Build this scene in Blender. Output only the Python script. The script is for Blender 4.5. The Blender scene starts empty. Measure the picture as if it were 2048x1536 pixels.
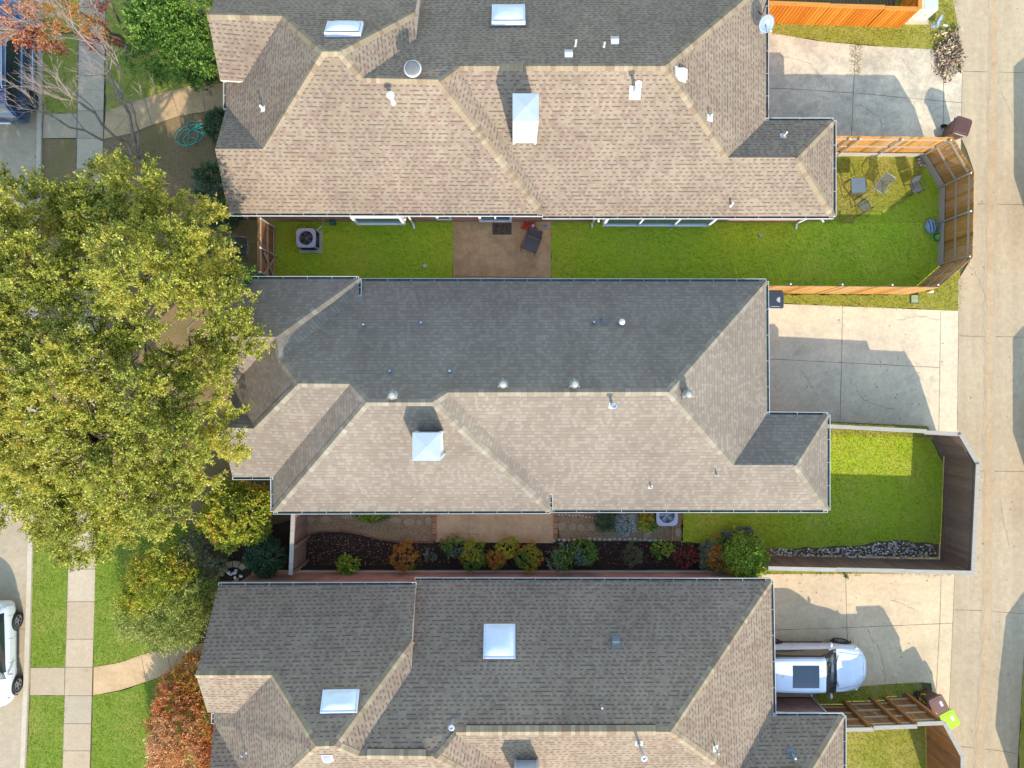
import bpy, math, random
import numpy as np
from mathutils import Vector, Matrix
C = bpy.context.scene.collection
R = math.radians
H, S = 30.0, 50.0            # camera height in metres, photo pixels per metre on the ground

def W(px, py, z=0.0):
    k = (1 - z / H) / S
    return Vector(((px - 1024) * k, (768 - py) * k, z))

# ---------------------------------------------------------------- meshes
class MB:
    def __init__(s):
        s.v, s.f, s.m, s.uv = [], [], [], []
    def poly(s, pts, m=0, uv=None):
        b = len(s.v)
        s.v += [tuple(p) for p in pts]
        s.f.append(tuple(range(b, b + len(pts)))); s.m.append(m)
        s.uv.append(uv if uv else [(0, 0)] * len(pts))
    def face(s, idx, m=0):
        s.f.append(tuple(idx)); s.m.append(m); s.uv.append([(0, 0)] * len(idx))
    def box(s, c, size, rot=0.0, m=0, ax=None, taper=1.0):
        c = Vector(c)
        if ax is None:
            a, b = math.cos(rot), math.sin(rot)
            ax = (Vector((a, b, 0)), Vector((-b, a, 0)), Vector((0, 0, 1)))
        hx, hy, hz = [q / 2 for q in size]
        b = len(s.v)
        for sz in (-1, 1):
            t = taper if sz > 0 else 1.0
            for sx, sy in ((-1, -1), (1, -1), (1, 1), (-1, 1)):
                s.v.append(tuple(c + ax[0] * (sx * hx * t) + ax[1] * (sy * hy * t) + ax[2] * (sz * hz)))
        for q in ((3, 2, 1, 0), (4, 5, 6, 7), (0, 1, 5, 4), (1, 2, 6, 5), (2, 3, 7, 6), (3, 0, 4, 7)):
            s.face([b + i for i in q], m)
    def beam(s, p, q, w, h, m=0, up=(0, 0, 1)):
        p, q = Vector(p), Vector(q)
        d = (q - p); L = d.length
        if L < 1e-6: return
        d /= L
        u = Vector(up)
        side = u.cross(d)
        if side.length < 1e-4: side = Vector((1, 0, 0))
        side.normalize(); u2 = d.cross(side)
        s.box((p + q) / 2, (L, w, h), m=m, ax=(d, side, u2))
    def tube(s, pts, rs, n=6, m=0):
        pts = [Vector(p) for p in pts]
        if not isinstance(rs, (list, tuple)): rs = [rs] * len(pts)
        rings = []
        prev = None
        for i, p in enumerate(pts):
            d = (pts[min(i + 1, len(pts) - 1)] - pts[max(i - 1, 0)])
            if d.length < 1e-9: d = Vector((0, 0, 1))
            d.normalize()
            a = prev if prev is not None else (Vector((1, 0, 0)) if abs(d.z) > .8 else Vector((0, 0, 1)))
            x = a - d * a.dot(d)
            if x.length < 1e-4: x = d.orthogonal()
            x.normalize(); y = d.cross(x); prev = x
            b = len(s.v); rings.append(b)
            for k in range(n):
                t = 2 * math.pi * k / n
                s.v.append(tuple(p + (x * math.cos(t) + y * math.sin(t)) * rs[i]))
        for a, b in zip(rings, rings[1:]):
            for k in range(n):
                k2 = (k + 1) % n
                s.face((a + k, a + k2, b + k2, b + k), m)
        s.face([rings[0] + k for k in range(n)][::-1], m)
        s.face([rings[-1] + k for k in range(n)], m)
    def lathe(s, prof, c, n=16, m=0, star=1.0, ax=None, close=True):
        c = Vector(c)
        X, Y, Z = ax if ax else (Vector((1, 0, 0)), Vector((0, 1, 0)), Vector((0, 0, 1)))
        rings = []
        for r, z in prof:
            b = len(s.v); rings.append(b)
            for k in range(n):
                t = 2 * math.pi * k / n
                rr = r * (star if k % 2 else 1.0)
                s.v.append(tuple(c + X * (rr * math.cos(t)) + Y * (rr * math.sin(t)) + Z * z))
        for a, b in zip(rings, rings[1:]):
            for k in range(n):
                k2 = (k + 1) % n
                s.face((a + k, a + k2, b + k2, b + k), m)
        if close:
            s.face([rings[0] + k for k in range(n)][::-1], m)
            s.face([rings[-1] + k for k in range(n)], m)
    def prism(s, poly, z0, z1, m=0, side=None):
        n = len(poly); b = len(s.v)
        s.v += [(p[0], p[1], z0) for p in poly] + [(p[0], p[1], z1) for p in poly]
        s.face([b + n + i for i in range(n)], m)
        s.face([b + i for i in range(n)][::-1], m)
        for i in range(n):
            j = (i + 1) % n
            s.face((b + i, b + j, b + n + j, b + n + i), m if side is None else side)
    def blob(s, c, r, rng, n=7, m=0):
        """a rough stone: squashed low-poly ellipsoid"""
        c = Vector(c); b = len(s.v)
        rx, ry, rz = r
        ph = rng.random() * 6
        for el, k in ((-.3, 1.0), (.45, .88), (.9, .45)):
            for i in range(n):
                t = ph + 2 * math.pi * i / n
                j = rng.uniform(.82, 1.12)
                s.v.append((c.x + rx * k * j * math.cos(t), c.y + ry * k * j * math.sin(t), c.z + rz * el))
        for L in (0, 1):
            for i in range(n):
                i2 = (i + 1) % n
                s.face((b + L * n + i, b + L * n + i2, b + (L + 1) * n + i2, b + (L + 1) * n + i), m)
        s.face([b + 2 * n + i for i in range(n)], m)
    def build(s, name, mats, parent=None, smooth=False, world=True, bevel=0):
        if not isinstance(mats, (list, tuple)): mats = [mats]
        off = Vector((0, 0, 0))
        if parent is not None and world:
            r = parent
            while r.parent: r = r.parent
            off = r.location
        me = bpy.data.meshes.new(name)
        me.from_pydata([(v[0] - off.x, v[1] - off.y, v[2] - off.z) for v in s.v], [], s.f)
        for q in mats: me.materials.append(q)
        me.polygons.foreach_set('material_index', s.m)
        if any(u[0] != (0, 0) or u[-1] != (0, 0) for u in s.uv):
            l = me.uv_layers.new(name='UVMap')
            flat = [c for u in s.uv for p in u for c in p]
            l.data.foreach_set('uv', flat)
        if smooth: me.polygons.foreach_set('use_smooth', [True] * len(me.polygons))
        me.update()
        o = bpy.data.objects.new(name, me); C.objects.link(o)
        if parent is not None: o.parent = parent
        if bevel:
            md = o.modifiers.new('bevel', 'BEVEL'); md.width = bevel; md.segments = 2; md.limit_method = 'ANGLE'
        return o

def np_obj(name, verts, k, mat, parent=None):
    """verts: (n*k,3) array, faces are consecutive k-gons"""
    off = np.zeros(3)
    if parent is not None:
        r = parent
        while r.parent: r = r.parent
        off = np.array(r.location)
    verts = verts - off
    n = len(verts) // k
    me = bpy.data.meshes.new(name)
    me.vertices.add(n * k); me.vertices.foreach_set('co', verts.astype(np.float32).ravel())
    me.loops.add(n * k); me.loops.foreach_set('vertex_index', np.arange(n * k, dtype=np.int32))
    me.polygons.add(n)
    me.polygons.foreach_set('loop_start', np.arange(0, n * k, k, dtype=np.int32))
    me.polygons.foreach_set('loop_total', np.full(n, k, dtype=np.int32))
    me.materials.append(mat)
    me.update(calc_edges=True)
    o = bpy.data.objects.new(name, me); C.objects.link(o)
    if parent is not None: o.parent = parent
    return o

def tag(o, label=None, cat=None, group=None, kind=None):
    if label: o['label'] = label
    if cat: o['category'] = cat
    if group: o['group'] = group
    if kind: o['kind'] = kind
    return o
def thing(name, label, cat, loc=(0, 0, 0), rotz=0.0, group=None):
    o = bpy.data.objects.new(name, None); C.objects.link(o)
    o.empty_display_size = .2
    o.location = loc; o.rotation_euler = (0, 0, rotz)
    return tag(o, label, cat, group)
def copy_tree(o, parent=None):
    c = o.copy(); C.objects.link(c); c.parent = parent
    for ch in list(o.children): copy_tree(ch, c)
    return c

# ---------------------------------------------------------------- materials
class NT:
    def __init__(s, name):
        s.mat = bpy.data.materials.new(name); s.mat.use_nodes = True
        s.t = s.mat.node_tree; s.t.nodes.clear()
        s.out = s.t.nodes.new('ShaderNodeOutputMaterial')
    def n(s, typ, ins=None, **kw):
        x = s.t.nodes.new('ShaderNode' + typ)
        for k, v in kw.items(): setattr(x, k, v)
        for k, v in (ins or {}).items(): s.set(x, k, v)
        return x
    def set(s, x, k, v):
        i = x.inputs[k]
        if isinstance(v, bpy.types.NodeSocket): s.t.links.new(v, i)
        elif isinstance(v, (tuple, list)) and len(v) == 3 and i.type == 'RGBA': i.default_value = (*v, 1)
        else: i.default_value = v
    def math(s, op, a, b=0.0, c=None):
        ins = {0: a, 1: b}
        if c is not None: ins[2] = c
        return s.n('Math', ins, operation=op).outputs[0]
    def mix(s, f, a, b, mode='MIX'):
        x = s.n('Mix', data_type='RGBA', blend_type=mode)
        s.set(x, 0, f); s.set(x, 6, a); s.set(x, 7, b)
        return x.outputs[2]
    def noise(s, vec, scale, detail=3.0, rough=.55):
        return s.n('TexNoise', {'Vector': vec, 'Scale': scale, 'Detail': detail, 'Roughness': rough}).outputs['Fac']
    def ramp(s, f, stops, interp='LINEAR'):
        x = s.n('ValToRGB', {'Fac': f}); cr = x.color_ramp; cr.interpolation = interp
        while len(cr.elements) < len(stops): cr.elements.new(.5)
        for e, (p, c) in zip(cr.elements, stops):
            e.position = p; e.color = (*c, 1) if len(c) == 3 else c
        return x.outputs[0]
    def rng(s, f, a, b, c=0.0, d=1.0):
        return s.n('MapRange', {'Value': f, 'From Min': a, 'From Max': b, 'To Min': c, 'To Max': d}).outputs[0]
    def obj(s): return s.n('TexCoord').outputs['Object']
    def bsdf(s, col, rough=.7, metal=0.0, normal=None, spec=None, coat=0.0, trans=0.0, alpha=None):
        b = s.n('BsdfPrincipled', {'Base Color': col, 'Roughness': rough, 'Metallic': metal})
        if spec is not None: s.set(b, 'Specular IOR Level', spec)
        if coat: s.set(b, 'Coat Weight', coat); s.set(b, 'Coat Roughness', .04)
        if normal is not None: s.set(b, 'Normal', normal)
        if alpha is not None: s.set(b, 'Alpha', alpha)
        o = b.outputs[0]
        if trans:
            tr = s.n('BsdfTranslucent', {'Color': col})
            mx = s.n('MixShader', {0: trans}); s.t.links.new(o, mx.inputs[1]); s.t.links.new(tr.outputs[0], mx.inputs[2])
            o = mx.outputs[0]
        s.t.links.new(o, s.out.inputs[0])
        return s.mat
    def bump(s, h, strength=.4, dist=.02):
        return s.n('Bump', {'Height': h, 'Strength': strength, 'Distance': dist}).outputs[0]

def plain(name, col, rough=.5, metal=0.0, var=.15, scale=3.0, coat=0.0, spec=None, alpha=None):
    t = NT(name); v = t.obj()
    f = t.rng(t.noise(v, scale, 4), .3, .7, 1 - var, 1 + var)
    c = t.n('Vect' + 'orMath', {0: col, 1: f}, operation='MULTIPLY').outputs[0] if False else t.mix(1.0, col, t.n('CombineColor', {0: f, 1: f, 2: f}).outputs[0], 'MULTIPLY')
    return t.bsdf(c, rough, metal, coat=coat, spec=spec, alpha=alpha)

def island(name, stops, rough=.6, trans=0.0, nscale=0.0, namt=.3, spec=.3):
    """colour picked per separate piece (leaf, stone, picket), drifting a little over the thing"""
    t = NT(name)
    r = t.n('NewGeometry').outputs['Random Per Island']
    if nscale:
        nz = t.rng(t.noise(t.obj(), nscale, 2), .3, .7, -namt, namt)
        r = t.math('ADD', r, nz)
    c = t.ramp(r, stops)
    return t.bsdf(c, rough, spec=spec, trans=trans)

def shingle(name, base, patch, pale, dark, dash=.9, ex=.142, tw=.155, kind=0):
    t = NT(name)
    uv = t.n('UVMap').outputs[0]
    sp = t.n('SeparateXYZ', {0: uv}); U, V = sp.outputs[0], sp.outputs[1]
    v = t.math('DIVIDE', V, ex); row = t.math('FLOOR', v); fv = t.math('FRACT', v)
    rr = t.n('TexWhiteNoise', {'W': row}, noise_dimensions='1D').outputs['Value']
    def cell(width, k):
        u = t.math('ADD', t.math('DIVIDE', U, width), t.math('MULTIPLY', rr, k))
        ci = t.math('FLOOR', u)
        vec = t.n('CombineXYZ', {0: ci, 1: row, 2: k}).outputs[0]
        return t.n('TexWhiteNoise', {'Vector': vec}, noise_dimensions='3D').outputs['Value'], t.math('FRACT', u)
    h, fu = cell(tw, 17.3)
    h2, _ = cell(tw * 2.1, 31.7)
    h3, _ = cell(tw, 53.1)
    big = t.noise(uv, .35, 3); med = t.noise(uv, 2.2, 2)
    pf = t.rng(t.math('ADD', t.math('MULTIPLY', h2, .75), t.math('MULTIPLY', med, .5)), .55, .85)
    c = t.mix(pf, base, patch)
    if kind == 0:
        c = t.mix(t.rng(h3, .62, .7, 0, .75), c, pale)
        par = t.math('MODULO', t.math('FLOOR', t.math('ADD', t.math('DIVIDE', U, tw), t.math('MULTIPLY', rr, 17.3))), 2.0)
        par = t.math('ABSOLUTE', par)
        flip = t.math('LESS_THAN', h, .13)
        tab = t.math('ABSOLUTE', t.math('SUBTRACT', par, flip))
        dm = t.math('MULTIPLY', t.math('SUBTRACT', 1, tab), t.rng(fv, .66, .74))
        line = t.rng(fv, .07, .0, 0, .3)
        line = t.math('MULTIPLY', line, 1.0)
        f = t.math('MAXIMUM', t.math('MULTIPLY', dm, dash), line)
    else:
        c = t.mix(t.rng(h, .64, .68, 0, .8), c, pale)
        tab = t.math('GREATER_THAN', h, .45)
        line = t.math('MULTIPLY', t.rng(fv, .84, .92), t.rng(h3, .1, .6, .25, 1))
        side = t.math('MULTIPLY', t.rng(fu, .06, .03), .4)
        f = t.math('MULTIPLY', t.math('MAXIMUM', line, side), dash)
    c = t.mix(f, c, dark)
    sm = t.n('Mapping', {'Vector': uv, 'Scale': (1.6, .16, 1)}).outputs[0]
    g = t.math('MULTIPLY', t.rng(big, .3, .7, .88, 1.12), t.rng(t.noise(sm, 1.0, 4, .6), .3, .7, .93, 1.07))
    c = t.mix(1.0, c, t.n('CombineColor', {0: g, 1: g, 2: g}).outputs[0], 'MULTIPLY')
    g2 = t.rng(t.noise(uv, 60, 2), .3, .7, .93, 1.07)
    c = t.mix(1.0, c, t.n('CombineColor', {0: g2, 1: g2, 2: g2}).outputs[0], 'MULTIPLY')
    hh = t.math('ADD', t.math('MULTIPLY', tab, .5), t.math('SUBTRACT', 1, fv))
    return t.bsdf(c, .9, spec=.2, normal=t.bump(hh, .5, .012))

def capmat(name, base, patch, pale, seg=.15):
    t = NT(name); uv = t.n('UVMap').outputs[0]
    sp = t.n('SeparateXYZ', {0: uv})
    v = t.math('DIVIDE', sp.outputs[1], seg); row = t.math('FLOOR', v); fv = t.math('FRACT', v)
    r = t.n('TexWhiteNoise', {'W': row}, noise_dimensions='1D').outputs['Value']
    c = t.ramp(r, [(.0, base), (.45, base), (.6, pale), (.8, patch), (1, patch)])
    c = t.mix(t.rng(fv, .9, .97, 0, .45), c, tuple(q * .3 for q in base))
    g = t.rng(t.noise(uv, 4, 3), .3, .7, .93, 1.07)
    c = t.mix(1.0, c, t.n('CombineColor', {0: g, 1: g, 2: g}).outputs[0], 'MULTIPLY')
    return t.bsdf(c, .9, spec=.2)

def concrete(name, base, stain, amt=.5, broom=0, speck=.3, scale=.5, isl=0.0):
    t = NT(name); v = t.obj()
    a = t.noise(v, scale, 6, .62); b = t.noise(v, scale * 5, 5, .65); d = t.noise(v, 45, 2)
    f = t.rng(t.math('ADD', t.math('MULTIPLY', a, .65), t.math('MULTIPLY', b, .35)), .40, .62, 0, amt)
    c = t.mix(f, base, stain)
    e2 = t.rng(t.noise(v, scale * 14, 6, .75), .35, .65, .90, 1.08)
    c = t.mix(1.0, c, t.n('CombineColor', {0: e2, 1: e2, 2: e2}).outputs[0], 'MULTIPLY')
    g = t.rng(d, .25, .75, .9, 1.1)
    c = t.mix(1.0, c, t.n('CombineColor', {0: g, 1: g, 2: g}).outputs[0], 'MULTIPLY')
    sp = t.rng(t.noise(v, 9, 4, .7), .66, .74, 0, speck)
    c = t.mix(sp, c, tuple(q * .35 for q in stain))
    if broom:
        w = t.n('TexWave', {'Vector': v, 'Scale': 7.0, 'Distortion': 2.5, 'Detail': 2.0}, bands_direction='Y' if broom == 1 else 'X').outputs['Fac']
        g = t.rng(w, 0, 1, .965, 1.03)
        c = t.mix(1.0, c, t.n('CombineColor', {0: g, 1: g, 2: g}).outputs[0], 'MULTIPLY')
        sk = t.n('Mapping', {'Vector': v, 'Scale': (2.2, .12, 1)}).outputs[0]
        g = t.rng(t.noise(sk, 1.0, 4, .6), .32, .68, .90, 1.06)
        c = t.mix(1.0, c, t.n('CombineColor', {0: g, 1: g, 2: g}).outputs[0], 'MULTIPLY')
    else:
        oil = t.rng(t.noise(v, 1.1, 3, .6), .62, .74, 0, .4)
        c = t.mix(oil, c, tuple(q * .6 for q in stain))
    if isl:
        r = t.n('NewGeometry').outputs['Random Per Island']
        c2 = t.ramp(r, [(0, (.74, .80, .86)), (.25, (.86, .84, .80)), (.5, (.92, .86, .78)), (.75, (1, 1, 1)), (1, (1.1, 1.08, 1.02))])
        c = t.mix(1.0, c, c2, 'MULTIPLY')
    return t.bsdf(c, .9, spec=.2, normal=t.bump(d, .15, .01))

def turf(name, a, b, dry, dryamt=.3):
    t = NT(name); v = t.obj()
    mp = t.n('Mapping', {'Vector': v, 'Rotation': (0, 0, R(-38)), 'Scale': (1.0, 3.2, 1)}).outputs[0]
    s1 = t.noise(mp, 7, 4, .7); s2 = t.noise(v, .7, 3); s3 = t.noise(v, 3.0, 3)
    c = t.mix(t.rng(s1, .3, .7), a, b)
    c = t.mix(t.rng(t.math('ADD', t.math('MULTIPLY', s2, .6), t.math('MULTIPLY', s3, .4)), .47, .66, 0, dryamt), c, dry)
    return t.bsdf(c, .9, spec=.1, normal=t.bump(s1, .5, .05))

def soil(name, a, b, c3, scale=14):
    t = NT(name); v = t.obj()
    s1 = t.noise(v, scale, 5, .75); s2 = t.noise(v, .8, 3)
    c = t.mix(t.rng(s1, .35, .65), a, b)
    c = t.mix(t.rng(s2, .45, .65, 0, .6), c, c3)
    return t.bsdf(c, .95, spec=.1, normal=t.bump(s1, .6, .04))

def woodboard(name, stops, grain=.25, along='Z'):
    t = NT(name); v = t.obj()
    r = t.n('NewGeometry').outputs['Random Per Island']
    c = t.ramp(r, stops)
    sc = {'Z': (14, 14, 1.2), 'X': (1.2, 14, 14)}[along]
    mp = t.n('Mapping', {'Vector': v, 'Scale': sc}).outputs[0]
    g = t.rng(t.noise(mp, 2.0, 4, .65), .3, .7, 1 - grain, 1 + grain)
    c = t.mix(1.0, c, t.n('CombineColor', {0: g, 1: g, 2: g}).outputs[0], 'MULTIPLY')
    return t.bsdf(c, .8, spec=.2)

def brickmat(name, c1, c2, mortar):
    t = NT(name); v = t.obj()
    sp = t.n('SeparateXYZ', {0: v})
    u = t.math('ADD', sp.outputs[0], sp.outputs[1])
    vec = t.n('CombineXYZ', {0: u, 1: sp.outputs[2]}).outputs[0]
    b = t.n('TexBrick', {'Vector': vec, 'Color1': c1, 'Color2': c2, 'Mortar': mortar, 'Scale': 1.0, 'Mortar Size': .006, 'Brick Width': .2, 'Row Height': .075})
    g = t.rng(t.noise(v, 1.5, 4), .3, .7, .8, 1.2)
    c = t.mix(1.0, b.outputs[0], t.n('CombineColor', {0: g, 1: g, 2: g}).outputs[0], 'MULTIPLY')
    return t.bsdf(c, .85, spec=.2)

M = {}
TAN, PINK, PALE = (.266, .197, .133), (.240, .163, .122), (.292, .228, .160)
M['shingle_tan'] = shingle('tan_shingle', TAN, PINK, PALE, (.10, .072, .05), .8, tw=.108, kind=0)
M['cap_tan'] = capmat('tan_ridge_cap', (.30, .226, .14), (.235, .165, .105), (.36, .285, .185))
M['shingle_grey'] = shingle('weathered_shingle', (.228, .180, .134), (.212, .164, .126), (.260, .216, .166), (.11, .085, .062), .75, tw=.115, kind=1)
M['cap_grey'] = capmat('weathered_ridge_cap', (.265, .218, .158), (.225, .183, .13), (.325, .275, .205), .2)
M['gutter_white'] = plain('gutter_paint', (.60, .585, .55), .6, var=.12)
M['white'] = plain('white_paint', (.8, .8, .8), .45, var=.04)
M['offwhite'] = plain('cream_painted_metal', (.72, .67, .58), .5, var=.08)
M['gutter_in'] = plain('gutter_debris', (.09, .085, .06), .9, var=.4)
M['gutter_green'] = plain('dark_green_gutter', (.05, .085, .07), .6, var=.25)
M['brick_red'] = brickmat('red_brick', (.36, .15, .10), (.46, .23, .16), (.42, .34, .28))
M['brick_pink'] = brickmat('pale_red_brick', (.46, .20, .145), (.54, .28, .20), (.48, .36, .29))
M['brick_tan'] = brickmat('tan_brick', (.40, .28, .19), (.48, .36, .25), (.45, .38, .30))
M['siding'] = plain('painted_siding', (.45, .38, .30), .7)
M['glass'] = plain('window_glass', (.02, .035, .05), .05, var=.1, spec=.8)
M['sky_dome'] = plain('skylight_acrylic', (.74, .78, .82), .3, var=.05, spec=.5)
M['galv'] = plain('galvanised_metal', (.50, .52, .54), .4, metal=.5, var=.12)
M['lead'] = plain('lead_flashing', (.55, .53, .50), .6, var=.15)
M['bluemetal'] = plain('blue_grey_flashing', (.13, .165, .20), .5, var=.2)
M['slate'] = plain('slate_grey_flashing', (.17, .165, .155), .7, var=.15)
M['turbine'] = plain('weathered_turbine_metal', (.46, .44, .38), .45, metal=.35, var=.15, scale=10)
M['black'] = plain('black_plastic', (.015, .015, .017), .5, var=.2)
M['chimney_white'] = plain('white_siding', (.70, .70, .68), .5, var=.03)
M['chimney_cap'] = plain('pale_blue_cap_metal', (.40, .44, .46), .45, var=.05)
M['alley'] = concrete('alley_concrete', (.50, .378, .232), (.42, .312, .19), .8, broom=1, speck=.12, scale=.35)
M['swale'] = concrete('stained_swale', (.50, .362, .212), (.44, .29, .155), 1.0, speck=.25, scale=.9)
M['swale_edge'] = concrete('dirty_swale_edge', (.47, .355, .22), (.39, .30, .19), .8, speck=.3, scale=1.2)
M['drive_old'] = concrete('old_driveway', (.72, .58, .39), (.42, .355, .25), 1.0, speck=.75, scale=.8)
M['drive'] = concrete('driveway_concrete', (.73, .575, .37), (.52, .425, .29), .95, speck=.15, scale=.45)
M['drive_warm'] = concrete('warm_driveway', (.69, .515, .305), (.53, .395, .24), .9, speck=.15, scale=.45)
M['walk'] = concrete('sidewalk', (.53, .42, .29), (.45, .35, .235), .7, speck=.12, scale=.8, isl=.3)
M['walk_brown'] = concrete('brown_aggregate_walk', (.60, .40, .21), (.45, .29, .145), .9, speck=.2, scale=1.2)
M['patio'] = concrete('brown_patio', (.68, .42, .20), (.44, .26, .115), 1.0, speck=.35, scale=.6)
M['street'] = concrete('street_concrete', (.47, .365, .24), (.37, .285, .18), .9, broom=0, speck=.15, scale=.4)
M['kerb'] = concrete('kerb_concrete', (.55, .46, .33), (.44, .36, .26), .6, speck=.1, scale=1.5)
M['joint'] = plain('dark_joint', (.20, .155, .105), .95, var=.4)
M['turf_side'] = turf('shade_lifted_lawn', (.30, .41, .02), (.49, .58, .035), (.52, .48, .06), .6)  # side turf coloured brighter to lift the shade between the houses
M['turf_yard'] = turf('yard_lawn', (.25, .34, .016), (.42, .48, .03), (.50, .42, .07), .55)
M['turf_dry'] = turf('dry_lawn', (.20, .20, .02), (.34, .31, .05), (.46, .35, .10), .6)
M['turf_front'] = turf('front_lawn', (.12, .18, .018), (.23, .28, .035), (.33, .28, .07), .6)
M['turf_park'] = turf('parkway_lawn', (.22, .24, .035), (.38, .36, .07), (.48, .38, .12), .6)
M['dirt'] = soil('brown_dirt', (.20, .13, .065), (.33, .225, .115), (.19, .16, .05))
M['mulch'] = soil('black_mulch', (.014, .011, .010), (.06, .042, .032), (.06, .04, .026), 22)
M['gravel_soil'] = soil('brown_pea_gravel', (.22, .14, .07), (.42, .28, .15), (.22, .14, .07), 26)
M['ground'] = soil('ground_soil', (.10, .08, .04), (.15, .12, .06), (.10, .11, .03))
M['wood_orange'] = woodboard('orange_stained_cedar', [(0, (.42, .115, .008)), (.5, (.50, .15, .012)), (1, (.56, .19, .02))], .12)
M['wood_orange_h'] = woodboard('orange_cedar_cap', [(0, (.50, .18, .03)), (1, (.58, .24, .05))], .15, 'X')
M['wood_gold'] = woodboard('golden_cedar_pickets', [(0, (.24, .115, .03)), (.3, (.42, .20, .05)), (.7, (.52, .25, .06)), (1, (.40, .24, .12))], .3)
M['wood_grey'] = woodboard('weathered_grey_wood', [(0, (.30, .255, .20)), (1, (.40, .345, .275))], .18, 'X')
M['wood_dark'] = woodboard('dark_brown_boards', [(0, (.175, .105, .075)), (1, (.235, .145, .10))], .2)
M['wood_brown'] = woodboard('brown_cedar_boards', [(0, (.24, .10, .03)), (.5, (.31, .14, .045)), (1, (.20, .095, .045))], .3)
M['wood_red'] = woodboard('stained_brown_posts', [(0, (.30, .12, .035)), (1, (.38, .17, .055))], .15)
M['wood_light'] = woodboard('pale_rail', [(0, (.38, .27, .165)), (1, (.46, .34, .22))], .15, 'X')
M['kick'] = woodboard('pale_weathered_kickboard', [(0, (.36, .31, .24)), (1, (.48, .41, .32))], .15, 'X')
M['bark'] = plain('grey_brown_bark', (.16, .12, .085), .95, var=.35, scale=6)
M['bark_pale'] = plain('pale_smooth_bark', (.25, .205, .165), .85, var=.25, scale=4)
M['twig'] = plain('pinkish_twigs', (.30, .235, .20), .85, var=.2, scale=4)
M['twig_dark'] = plain('brown_twigs', (.19, .14, .10), .9, var=.3, scale=4)
M['tyre'] = plain('tyre_rubber', (.02, .02, .02), .8)
M['rim'] = plain('alloy_rim', (.35, .36, .38), .35, metal=.7)
M['chrome'] = plain('brushed_trim', (.62, .63, .66), .25, metal=.8, var=.05)
M['red_lens'] = plain('red_lens', (.5, .02, .02), .2)
M['lens'] = plain('clear_lens', (.55, .58, .6), .1, coat=.5)
M['amber'] = plain('amber_lens', (.6, .28, .02), .2)
# ---------------------------------------------------------------- houses
def inpoly(x, y, pts):
    c = False; n = len(pts)
    for i in range(n):
        x1, y1 = pts[i]; x2, y2 = pts[(i + 1) % n]
        if (y1 > y) != (y2 > y) and x < (x2 - x1) * (y - y1) / (y2 - y1) + x1: c = not c
    return c

class Roof:
    def __init__(s, V, F):
        """V name -> (px, py, height guess, fixed?) ; F list of name strings. Heights are relaxed until every slope is flat."""
        s.px = {k: (v[0], v[1]) for k, v in V.items()}
        z = {k: v[2] for k, v in V.items()}; fixed = {k for k, v in V.items() if len(v) > 3}
        z0 = dict(z); s.F = [f.split() for f in F]
        for it in range(250):
            acc = {k: [] for k in V}
            for f in s.F:
                P = np.array([W(*s.px[k], z[k]) for k in f])
                A = np.c_[P[:, 0], P[:, 1], np.ones(len(P))]
                w = np.array([3.0 if k in fixed else 1.0 for k in f])[:, None]
                co = np.linalg.lstsq(A * w, P[:, 2] * w[:, 0], rcond=None)[0]
                for k in f:
                    kx, ky = (s.px[k][0] - 1024) / S, (768 - s.px[k][1]) / S
                    g = co[0] * kx + co[1] * ky
                    acc[k].append((g + co[2]) / (1 + g / H))
            for k in V:
                if k not in fixed and acc[k]:
                    z[k] = .8 * np.mean(acc[k]) + .2 * z0[k]
        s.P = {k: W(*s.px[k], z[k]) for k in V}
        s.planes = []
        for f in s.F:
            P = np.array([s.P[k] for k in f]); c = P.mean(0)
            A = np.c_[P[:, :2] - c[:2], np.ones(len(P))]
            co = np.linalg.lstsq(A, P[:, 2], rcond=None)[0]
            n = Vector((-co[0], -co[1], 1)).normalized()
            s.planes.append((Vector((c[0], c[1], co[2])), n))
        s.edges = {}
        for i, f in enumerate(s.F):
            for a, b in zip(f, f[1:] + f[:1]): s.edges.setdefault(frozenset((a, b)), []).append(i)
    def at(s, px, py):
        best = None
        for f, (c, n) in zip(s.F, s.planes):
            if inpoly(px, py, [s.px[k] for k in f]):
                d = Vector(((px - 1024) / S, (768 - py) / S, -H)); o = Vector((0, 0, H))
                t = (c - o).dot(n) / d.dot(n); p = o + d * t
                if best is None or p.z > best[0].z: best = (p, n)
        p, n = best
        sdir = Vector((0, 0, 1)) - n * n.z; sdir.normalize()
        tdir = sdir.cross(n)
        return p, n, tdir, sdir

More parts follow.
